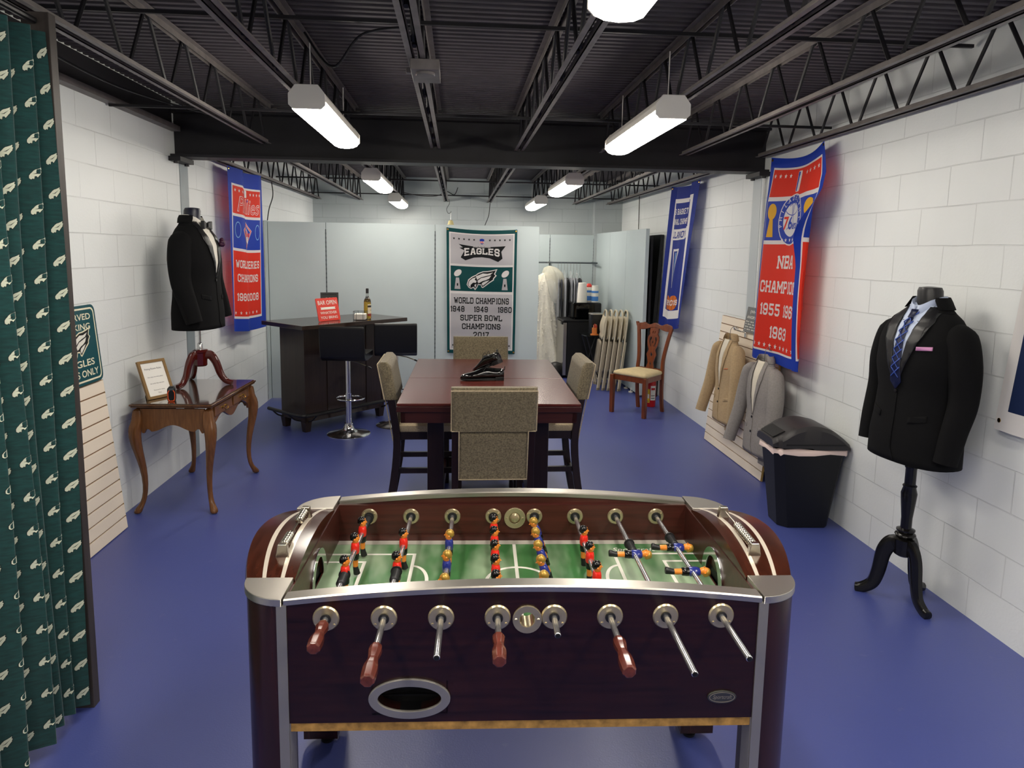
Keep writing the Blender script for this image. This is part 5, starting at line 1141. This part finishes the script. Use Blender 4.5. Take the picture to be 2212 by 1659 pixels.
for x, y, lab, red in ((1.955, 9.72, 'white wipes canister with blue label beside the paper towel roll', 0), (1.89, 9.84, 'white canister with red cap behind the paper towel roll', 1)):
    t = thing('wipes_canister', lab, 'canister', (x, y, 1.064)); G().lathe([(.046, 0), (.05, .005), (.05, .20), (.046, .212), (.0001, .212)], 24).build('canister', m_white, t)
    G().lathe([(.0505, .02), (.0505, .085)], 24, ).lathe([(.0508, .135), (.0508, .165)], 24).build('label', mat('blue_label', '#4a86cf', .4), t, smooth=1.2)
    G().lathe([(.047, .211), (.047, .235), (.02, .262) if red else (.047, .238), (.0001, .263 if red else .24)], 24).build('cap', mat('red_cap', '#c8352b', .4) if red else m_white, t)
# tray table with coffee maker and cup
ty = thing('tray_table', 'small black folding tray table in front of the mini fridge', 'tray table', (1.82, 9.12, 0), rad(8))
G().prism(rrect(-.13, .14, -.11, .20, .02), .655, .672).build('tray', mat('smoked_glass', '#15181a', .06), ty, bevel=.003)
for s in (-1, 1):
    for k in (-1, 1): G().cyl((s * .10, k * .10 + .04, .655), (-s * .10, k * .10 + .04, .0), .009, n=8).build('leg', m_rubber, ty)
cm = thing('coffee_maker', 'black coffee maker with silver lid on the tray table', 'coffee maker', (1.87, 9.19, .6725), rad(5))
G().prism(rrect(-.085, .085, -.07, .07, .03), 0, .265).build('body', mat('graphite_plastic', '#1c1d1f', .3), cm, bevel=.006)
G().prism(rrect(-.09, .09, -.075, .075, .03), .265, .285).build('lid', mat('silver_plastic', '#b4b2ac', .25, .6), cm, bevel=.006)
G().prism(rrect(-.075, .075, -.085, -.071, .006), .09, .2).build('control_face', m_black, cm, smooth=0)
cu_ = thing('packet_cup', 'orange cup of sweetener packets on the tray table', 'cup', (1.835, 9.07, .6725))
G().lathe([(.0001, 0), (.055, 0), (.055, .014), (.034, .016), (.034, .1), (.031, .1), (.031, .02), (.0001, .02)], 22).build('cup', mat('orange_cup', '#cf7a3a', .4), cu_)
for i in range(5): G().box(-.012, .012, -.003, .003, .05, .135 + .008 * (i % 3), T=Matrix.Translation((.016 * cos(i * 1.26), .016 * sin(i * 1.26), 0)) @ Matrix.Rotation(i * .9, 4, 'Z') @ Matrix.Rotation(.12, 4, 'X')).build('packet', mat('packet_paper', '#d9b48c', .7) if i % 2 else mat('packet_red', '#b5402f', .6), cu_, smooth=0)
# folding chairs stacked against the side partition
m_fold = mat('beige_enamel', '#c6bba2', .4); m_fseat = mat('beige_vinyl', '#8c8270', .6)
FC = thing('folding_chair', 'beige folding chair outermost of the stack leaning on the side partition', 'folding chair', group='stacked folding chairs')
fp = bez([(-.215, .012, 0), (-.213, .45, 0), (-.205, .80, 0), (-.165, .96, 0), (-.08, 1.02, 0), (.08, 1.02, 0), (.165, .96, 0), (.205, .80, 0), (.213, .45, 0), (.215, .012, 0)], 6)
G().tube(fp, .0115, 10).build('frame', m_fold, FC)
G().tube([(-.19, .012, .022), (-.195, .62, .018), (-.195, .64, .018)], .0105, 10).tube([(.19, .012, .022), (.195, .62, .018), (.195, .64, .018)], .0105, 10).tube([(-.19, .1, .022), (.19, .1, .022)], .007, 8).tube([(-.192, .42, .02), (.192, .42, .02)], .007, 8).build('rear_leg_frame', m_fold, FC)
G().grid(lambda u, v: (u, v, -.004 - .045 * sin(PI * (v - .66) / .32) ** 1 * (1 - (u / .23) ** 2) - .03 * max(0, (.72 - v) / .08)), frange(-.198, .198, 16), frange(.66, .955, 10)).build('back_panel', m_fold, FC, thick=.004, smooth=1.2)
G().loft([[(x * k, .43 + y * k, z) for x, y in rrect(-.19, .19, -.21, .20, .05)] for z, k in ((-.045, .9), (-.043, .96), (-.03, 1), (-.018, 1), (-.016, .96))]).build('seat', m_fseat, FC, smooth=1.)
for s in (-1, 1):
    for x, z in ((.215, 0), (.19, .022)): G().cyl((s * x, 0, z), (s * x, .03, z), .0145, n=10).build('foot_cap', m_fseat, FC)
for i, lab in enumerate(('', 'beige folding chair second in the stack on the side partition', 'beige folding chair in the middle of the stack on the side partition', 'beige folding chair fourth in the stack on the side partition', 'beige folding chair innermost of the stack, against the side partition')):
    o = FC if i == 0 else dup(FC, lab)
    o.matrix_world = frameT((1.832 + i * .064, 8.885 - i * .018, .002), (.10, .99, 0), Vector((.105, 0, 1)))
# wooden side chair with pierced splat
m_mah = wood('reddish_mahogany', '#6b3519', (16, 16, 2), .28, .3)
WC = thing('side_chair', 'carved mahogany side chair with pierced splat and cream seat by the right wall', 'chair', (2.024, 7.427, 0), rad(-49.5))
for s in (-1, 1):
    G().box(s * .215 - .024, s * .215 + .024, -.225, -.177, 0, .43, taper=.86).build('leg', m_mah, WC, bevel=.004)
    P = bez([(s * .162, .235, 0), (s * .162, .205, .2), (s * .165, .2, .45), (s * .162, .215, .6), (s * .19, .245, .8), (s * .222, .275, .965)], 5)
    rings = [[(p.x + a * .019, p.y + b * .016, p.z) for a, b in ((-1, -1), (1, -1), (1, 1), (-1, 1))] for p in P]
    G().loft(rings).build('back_post', m_mah, WC, bevel=.005)
g = G().prism([(-.22, -.20), (.22, -.20), (.17, .21), (-.17, .21)], .375, .435); g.build('seat_rail', m_mah, WC, bevel=.003)
base_ = [(-.228, -.21), (.228, -.21), (.178, .205), (-.178, .205)]
def rnd(P, k, r=.05, n=4):
    out = []; m_ = len(P)
    for i in range(m_):
        p, c, q = Vector(P[i - 1]), Vector(P[i]), Vector(P[(i + 1) % m_]); a = c + (p - c).normalized() * r; b = c + (q - c).normalized() * r
        for j in range(n + 1): t = j / n; w_ = a * (1 - t) ** 2 + c * 2 * t * (1 - t) + b * t * t; out.append((w_.x * k, w_.y * k))
    return out
G().loft([[(x, y, z) for x, y in rnd(base_, k)] for z, k in ((.435, .97), (.45, 1.0), (.468, .97), (.483, .8), (.489, .45), (.490, .1))]).build('seat', mat('cream_upholstery', '#c9b78e', .85, noise=(25, .08)), WC, smooth=1.2)
by = lambda z: .2 + .08 * max(0, (z - .45) / .52) ** 1.3
top = [(x, .975 + .012 * cos(x * 40) * (1 if abs(x) < .16 else .3) + (.014 if abs(x) > .225 else 0)) for x in frange(-.25, .25, 40)]
bot = [(x, .925 + .018 * cos(x * 18)) for x in frange(.215, -.215, 24)]
vs, fs = flat([top + [(.258, .985), (.245, .95)] + bot + [(-.245, .95), (-.258, .985)]], depth=.022, bev=.003); G().add([(x, by(z) + y, z) for x, z, y in vs], fs).build('crest_rail', m_mah, WC, smooth=.5)
half = [(.038, .475), (.045, .50), (.030, .54), (.045, .60), (.062, .635), (.048, .665), (.038, .69), (.062, .74), (.072, .79), (.066, .835), (.046, .865), (.055, .885), (.052, .935)]
outl = [(x, z) for x, z in half] + [(-x, z) for x, z in half[::-1]]
hol = [[(0, .50), (.013, .53), (0, .56), (-.013, .53)], [(0, .60), (.02, .635), (0, .67), (-.02, .635)], [(0, .755), (.012, .775), (0, .795), (-.012, .775)]]
for s in (-1, 1): hol += [[(s * x, z) for x, z in ((.022, .715), (.046, .76), (.052, .80), (.040, .835), (.022, .835), (.016, .815), (.03, .79), (.028, .76), (.014, .735))], [(s * x, z) for x, z in ((.006, .865), (.018, .87), (.02, .895), (.007, .905))]]
vs, fs = flat([outl] + hol, depth=.014, bev=.0025); G().add([(x, by(z) + y, z) for x, z, y in vs], fs).build('splat', m_mah, WC, smooth=.5)
G().box(-.15, .15, by(.48) - .012, by(.48) + .012, .455, .485).build('back_shoe', m_mah, WC, smooth=0)
# fire extinguisher
fe = thing('fire_extinguisher', 'red fire extinguisher with yellow label on the floor behind the side chair', 'fire extinguisher', (2.255, 7.74, 0), rad(-30))
G().lathe([(.052, 0), (.055, .008), (.055, .30), (.045, .335), (.02, .355), (.02, .37), (.0001, .37)], 24).build('cylinder', mat('fire_red', '#b5151a', .3), fe)
S = lambda u, v, o: ((.0553 + o) * sin(u / .055), -(.0553 + o) * cos(u / .055), v)
g = G()
for r_, k in ((rect(-.075, .0, .05, .21), 0), (rect(.008, .07, .08, .25), 1), (rect(-.07, -.005, .10, .15), 1), (rect(-.065, -.01, .065, .072), 2), (rect(.015, .06, .10, .108), 2), (rect(.015, .06, .13, .138), 2), (rect(.015, .06, .2, .225), 3)): art(g, [r_], S, .0004 + k * .0004, k, dx=.01, dy=0)
g.build('label', [mat('label_yellow', '#d9b92e', .5), m_white, m_black, mat('fire_red', '', 0)], fe, smooth=1.2)
G().cyl((0, 0, .37), (0, 0, .40), .016).box(-.012, .012, -.10, .03, .40, .412).box(-.012, .012, -.095, .0, .425, .435).cyl((0, .0, .41), (.0, .0, .435), .008).build('valve', m_black, fe)
G().tube(bez([(.02, 0, .385), (.06, 0, .37), (.068, 0, .28), (.064, 0, .12)], 6), .008, 8).build('hose', m_rubber, fe)
# ---------------------------------------------------------------- slatwall boards, jackets, bin, post, curtain, cables
m_slat = mat('cream_slatwall', '#ecdfcd', .45); m_groove = mat('brown_groove', '#7a5430', .7); m_gold = mat('raw_board_edge', '#a98a4c', .7, noise=(60, .25))
def slatwall(name, label, y0, y1, xb, xt, z1, side):
    """board leaning on a side wall; side = direction towards the wall"""
    t = thing(name, label, 'slatwall board', (xb, y0, 0)); W_ = y1 - y0; d = Vector((xt - xb, 0, z1)); Hh = d.length
    M = frameT((0, 0, 0), (0, 1, 0), d)     # x along wall, y up the board, z = normal
    n = M.col[2].xyz; s = 1 if n.x * side < 0 else -1      # room side
    lo, hi = (0, -.019) if s > 0 else (0, .019)
    G().box(0, W_, 0, Hh, *sorted((lo, lo - s * .008)), T=M).build('backing', m_groove, t, smooth=0)
    g = G(); k = round(Hh / .0762); p = Hh / k
    for i in range(k): g.box(.0, W_, i * p + .004, (i + 1) * p - .004, *sorted((0, s * .010)), T=M)
    g.build('slats', m_slat, t, bevel=.0015, smooth=0)
    for x in (0, W_): G().box(*sorted((x, x + (.002 if x else -.002))), .002, Hh - .002, *sorted((-s * .008, s * .0085)), T=M).build('raw_edge', m_gold, t, smooth=0)
    return t, M, s
slatwall('slatwall_board', 'cream slatwall board leaning on the left wall behind the post', 3.10, 4.325, -2.062, XL + .022, .945, -1)
slatwall('slatwall_board', 'cream slatwall board with two jackets leaning on the right wall', 5.065, 6.315, 2.388, XR - .022, 1.20, 1)
# green parking sign on the left board
ps = thing('parking_sign', 'green parking sign with eagle-head logo standing on the left slatwall board', 'sign')
ps.matrix_world = frameT((-2.135, 4.0, .955), (0, 1, 0), Vector((-.035, .0, .45)))     # x along +y, y up, z towards the room
m_pg = mat('green_sign_enamel', '#0f4a52', .3); m_cr = mat('cream_sign_print', '#e9e2c4', .4)
G().prism(rrect(-.155, .305, 0, .455, .04), -.002, .002).build('plate', m_pg, ps)
g = G(); SS = lambda u, v, o: (u, v, .002 + o); c = .075
art(g, [rrect(-.140, .290, .016, .439, .032), rrect(-.130, .280, .026, .429, .026)], SS, .0006, dx=0)
for s, y, sz, ft in (('RESERVED', .372, .05, .34), ('PARKING', .315, .05, .31), ('EAGLES', .105, .055, .30), ('FANS ONLY', .045, .055, .36)): drape(g, text(s, sz, .014, fit=ft), SS, .0006, dx=0, at=(c, y))
art(g, [EAGLE_OUT], SS, .0005, dx=0, at=(c + .02, .235), sc=.26)
g.build('lettering', m_cr, ps, smooth=0)
g = G(); art(g, [EAGLE_IN], SS, .0010, dx=0, at=(c + .02, .235), sc=.26); lg = g.build('emblem', m_black, ps, smooth=0)
g = G()
for w_ in EAGLE_W: art(g, [w_], SS, .0014, dx=0, at=(c + .02, .235), sc=.26)
g.build('emblem_feathers', m_white, lg, smooth=0)
o = G().box(-.001, .001, 0, .03, 0, .12).build('price_card', m_slat, smooth=0, loc=(-2.165, 4.29, 1.08)); tag(o, 'small cream card stuck on the left wall beside the parking sign', 'card')
# jackets on the right board
m_tan = mat('tan_wool', '#b09875', .85, noise=(80, .1)); m_grey = mat('grey_wool', '#8b8683', .85, noise=(80, .1)); m_lin = mat('cream_lining', '#d8d0bf', .6)
def hung(label, nm, col, y, z0, x, open_, flare, rz):
    k = 1.03; to = Torso(.86, .50, k, 2.2)
    s1 = ([(-.15, .0, .66), (-.20, -.01, .62), (-.235, -.02, .48), (-.25, -.03 - flare * .3, .30), (-.258, -.04 - flare * .7, .16), (-.262, -.05 - flare, .04)], [.035, .058, .062, .056, .052, .05])
    s2 = ([(.15, .0, .66), (.20, -.01, .62), (.232, -.02, .48), (.238, -.03, .30), (.235, -.04, .16), (.23, -.045, .04)], [.035, .058, .062, .056, .052, .05])
    t = jacket('hanging_jacket', label, 'jacket', (x, y, z0), rz, col, col, to, .30, [s1, s2], 'jackets on the right slatwall board', peak=False, lapw=.06)
    g = G(); lay(g, to, [(-.05, .72), (.05, .72), (.035, .55), (.004, .31), (-.004, .31), (-.03, .55)], .0045); g.build('lining', m_lin, t, thick=.002)
    g = G(); lay(g, to, [(.01, .07), (.09, .07), (.085, -.055), (.005, -.055)], -.03); g = G().box(-.01, .085, .0, .03, -.085, .12); g.build('trousers', col, t, bevel=.006)
    g = G().tube(bez([(0, .0, .70), (0, .005, .80), (0, .04, .83), (0, .06, .815)], 6), .0025, 6).tube(bez([(-.17, .01, .66), (0, .012, .715), (.17, .01, .66)], 6), .008, 8); g.build('wire_hanger', m_wire, t)
    return t
jt = hung('tan suit jacket hanging on the slatwall board, farther one', 'tan', m_tan, 5.72, .325, 2.335, .02, .07, rad(-88))
g = G(); to_ = Torso(.86, .50, 1.03, 2.2); lay(g, to_, [(.08, .47), (.13, .48), (.13, .487), (.08, .477)], .006); g.build('pocket_square', mat('orange_thread', '#d2683a', .6), jt, thick=.002)
hung('grey suit jacket hanging on the slatwall board, nearer one', 'grey', m_grey, 5.03, .245, 2.335, .03, .07, rad(-86))
fo = thing('display_hook', 'chrome waterfall hook on the slatwall board holding the tan jacket', 'hook', (2.47, 5.72, 1.10))
G().tube([(.0, 0, .0), (-.10, 0, .03), (-.10, 0, .045)], .006, 8).box(-.002, .008, -.015, .015, -.04, .04).tube([(-.085, -.05, .04), (-.085, .05, .04)], .004, 8).build('arm', m_chrome, fo)
fo = thing('display_hook', 'chrome hook behind the red banner holding the grey jacket', 'hook', (2.47, 5.03, 1.02))
G().tube([(.0, 0, .0), (-.10, 0, .03), (-.10, 0, .045)], .006, 8).box(-.002, .008, -.015, .015, -.04, .04).build('arm', m_chrome, fo)
gs = thing('tin_sign', 'grey tin sign with white lettering standing on the right slatwall board', 'sign'); gs.matrix_world = frameT((2.462, 5.60, 1.112), (0, -1, 0), Vector((.035, 0, .22)))
G().prism(rrect(-.15, .20, 0, .215, .006), -.001, .001).build('plate', mat('grey_tin', '#6b6c6c', .5, noise=(20, .15)), gs)
g = G(); SS2 = lambda u, v, o: (u, v, .0012 + o)
for s, y, sz, ft in (('(WHITE)', .165, .036, .2), ('ANGRYDOG', .118, .034, .28)): drape(g, text(s, sz, .012, fit=ft), SS2, .0006, dx=0, at=(.02, y))
for i in range(4):
    for j in range(7): art(g, [rect(-.13 + j * .045, -.13 + j * .045 + .018 + .018 * ((i * 3 + j) % 2), .022 + i * .022, .029 + i * .022)], SS2, .0006, dx=0)
g.build('lettering', m_white, gs, smooth=0)
# waste bin
m_bin = mat('black_bin_plastic', '#121315', .5, bump=(250, .3, .001)); m_lid = mat('charcoal_lid_plastic', '#2e2c2e', .45, bump=(250, .3, .001))
TB = thing('waste_bin', 'black plastic waste bin with domed swing lid by the right wall', 'waste bin', (2.27, 4.27, 0), rad(-3))
def cham(w, d, c): return [(-w + c, -d), (w - .02, -d), (w, -d + .02), (w, d - .02), (w - .02, d), (-w + c, d), (-w, d - c), (-w, -d + c)]
G().loft([[(x, y, z) for x, y in cham(a, b, .05)] for z, a, b in ((0, .155, .115), (.01, .16, .12), (.50, .222, .150), (.515, .228, .155), (.52, .222, .15))]).build('body', m_bin, TB, bevel=.006)
g = G(); n = 40; rings = []
for j, (z, a, b) in enumerate(((.515, .232, .159), (.50, .236, .163), (.528, .236, .163), (.535, .225, .15))): rings.append([(x + .004 * sin(i * 2.3 + j), y + .004 * cos(i * 1.7), z + .007 * sin(i * 1.9 + j * 2)) for i, (x, y) in enumerate(sum([[((1 - t) * p[0] + t * q[0], (1 - t) * p[1] + t * q[1]) for t in (0, .25, .5, .75)] for p, q in zip(cham(a, b, .05), cham(a, b, .05)[1:] + cham(a, b, .05)[:1])], []))])
g.loft(rings, caps=False); g.build('bag_liner', mat('pinkish_liner', '#e6cfc8', .5), TB, smooth=1.2)
rings = []
lidp = [(-.245, .595), (-.18, .625), (-.10, .672), (0, .692), (.10, .675), (.18, .63), (.245, .575)]
for x, zt in [(p.x, p.z) for p in bez([(a, 0, b) for a, b in lidp], 5)]:
    dd = .165 - (.03 if x < -.2 else 0); rings.append([(x, -dd, .545 - .01 * (x > 0)), (x, -dd, zt - .03), (x, -dd + .02, zt - .006), (x, -dd * .6, zt), (x, dd * .6, zt), (x, dd - .02, zt - .006), (x, dd, zt - .03), (x, dd, .545)])
G().loft(rings).build('lid', m_lid, TB, smooth=.7)
G().box(-.235, -.15, -.10, .10, .612, .618, T=Matrix.Translation((-.19, 0, .615)) @ Matrix.Rotation(rad(-27), 4, 'Y') @ Matrix.Translation((.19, 0, -.605))).build('flap_grip', m_bin, TB, smooth=0)
G().box(-.17, .21, -.1675, -.1645, .565, .572).build('lid_seam', m_bin, TB, smooth=0)
# post and curtain
m_post = wood('dark_post_stain', '#3a3431', (14, 14, 1.2), .25, .55)
o = G().box(-1.465, -1.375, 2.556, 2.598, 0, 2.53).build('wooden_post', m_post, bevel=.002); tag(o, 'dark wooden post beside the green curtain', 'post')
m_cur = mat('dark_green_curtain', '#0b3b3a', .85, noise=(26, .30), stretch=(1, 1, 5), sheen=.3); m_emb = mat('curtain_emblem_white', '#cdd2bd', .8); m_embk = mat('curtain_emblem_black', '#101514', .8)
def curve_pts():
    P = []; y = 2.548; i = 0
    rid = [2.535, 2.455, 2.372, 2.268, 2.165, 2.06, 1.95, 1.84, 1.73, 1.62, 1.5]
    for a, b in zip(rid, rid[1:]): P += [(-1.365 - .012 * (i % 3), a), (-1.40, a - .018), (-1.455, a - (a - b) * .45), (-1.44, b + .012)]; i += 1
    return bez([(x, y_, 0) for x, y_ in P], 6)
CP = curve_pts(); CS = [0]
for a, b in zip(CP, CP[1:]): CS.append(CS[-1] + (b - a).length)
def cur(s, z, off=0.):
    s = max(0, min(s, CS[-1] - 1e-4)); i = next(k for k in range(len(CS) - 1) if CS[k + 1] >= s); t = (s - CS[i]) / max(CS[i + 1] - CS[i], 1e-6)
    p = CP[i].lerp(CP[i + 1], t); d = (CP[i + 1] - CP[i]).normalized(); n = Vector((-d.y, d.x, 0)); n = n if n.x > 0 else -n
    f = .72 + .28 * min(1, (2.5 - z) / 1.6)     # folds open out towards the hem
    x = -1.435 + (p.x + 1.435) * f + .010 * sin(p.y * 17 + z * 1.4)
    return (x + n.x * off, p.y + n.y * off + .012 * sin(z * 2.1 + p.y * 9), z)
CZ = lambda s: .035 + .03 * sin(s * 3.1)
crt = thing('curtain', 'dark green curtain printed with white eagle heads along the left edge', 'curtain', (0, 0, 0))
g = G(); ss = [CS[i] for i in range(0, len(CS))]
g.grid(lambda s, k: cur(s, CZ(s) + (2.46 - CZ(s)) * k), ss, frange(0, 1, 24), k=0)
px_, pz_ = .066, .115; mir = lambda P: flat([[(-x, y) for x, y in P]]); E1, E2, EK = mir(EAGLE_OUT), mir(EAGLE_IN), mir([(-.2, .02), (.0, .03), (.33, .16), (.02, -.01)])
r_ = 0; s0 = .02
while s0 < CS[-1] - .05:
    z = .09 + (pz_ / 2 if r_ % 2 else 0) + .02 * (r_ % 3)
    while z < 2.4:
        for k, off, A in ((2, .001, [E1]), (1, .0016, [E2]), (2, .0022, [EK])):
            for a in A: drape(g, a, lambda u, v, o: cur(u, v, o), off, k, dx=.02, dy=0, at=(s0, z), sc=.053, rot=rad(-16))
        z += pz_
    s0 += px_; r_ += 1
g.build('cloth', [m_cur, m_emb, m_embk], crt, smooth=1.5)
g = G(); tr = G().tube([(-1.42, 1.3, 2.5), (-1.42, 2.55, 2.5)], .012, 10); tag(tr.build('curtain_rod', m_rubber), 'dark curtain rod under the joists at the left edge', 'curtain rod')
# sensor box, cables, hook
jb = G().box(-.20, -.08, 3.0, 3.24, 2.50, 2.543).cyl((-.14, 3.06, 2.488), (-.14, 3.06, 2.501), .04).box(-.225, -.2, 3.1, 3.13, 2.51, 2.53); tag(jb.build('junction_box', m_steel, bevel=.003), 'grey junction box under the middle joist', 'box')
for pts, lab in (([(-2.11, 8.2, 2.50), (-2.10, 8.2, 2.35), (-2.14, 8.18, 2.2), (-2.15, 8.13, 2.066)], 'black cable dropping to the left end of the partition'),
                 ([(.49, 10.70, 2.49), (.47, 10.70, 2.3), (.40, 10.72, 2.1), (.36, 10.74, 1.8)], 'black cable hanging down behind the football banner'),
                 ([(2.50, 9.55, 2.55), (2.505, 9.55, 2.2), (2.505, 9.55, 1.6)], 'black cable down the right wall behind the side partition'),
                 ([(-.78, 9.9, 2.56), (-.55, 9.92, 2.52), (-.3, 9.92, 2.52), (-.16, 9.9, 2.58), (-.05, 9.9, 2.54), (.0, 9.9, 2.64)], 'black cable looping along the far bridging rod'),
                 ([(-.75, 3.6, 2.80), (-.6, 3.5, 2.62), (-.45, 3.45, 2.76), (-.2, 3.4, 2.79)], 'black cable looping between the front joists'),
                 ([(-1.97, 3.2, 2.70), (-1.9, 4.2, 2.64), (-1.6, 5.3, 2.66)], 'thin cable slung along the left side under the deck')):
    tag(G().tube(bez(pts, 8), .006, 6).build('cable', m_rubber, smooth=1.2), lab, 'cable')
tag(G().tube(bez([(-.13, 10.2, 2.50), (-.12, 10.2, 2.44), (-.16, 10.2, 2.36), (-.14, 10.2, 2.30), (-.10, 10.2, 2.31), (-.10, 10.2, 2.33)], 6), .004, 6).build('wire_hook', m_rubber, smooth=1.2), 'bent wire hook hanging from the middle far joist', 'hook')
bl = thing('plastic_bell', 'small yellowish bell hanging behind the partition top', 'bell', (-.10, 10.18, 2.14)); G().lathe([(.012, .06), (.03, .05), (.045, .0), (.07, -.03), (.06, -.03), (.02, .03)], 18).build('shade', mat('yellowed_plastic', '#b8ad7c', .5), bl); G().cyl((0, 0, .055), (0, .02, .18), .002, n=6).build('cord', m_wire, bl)
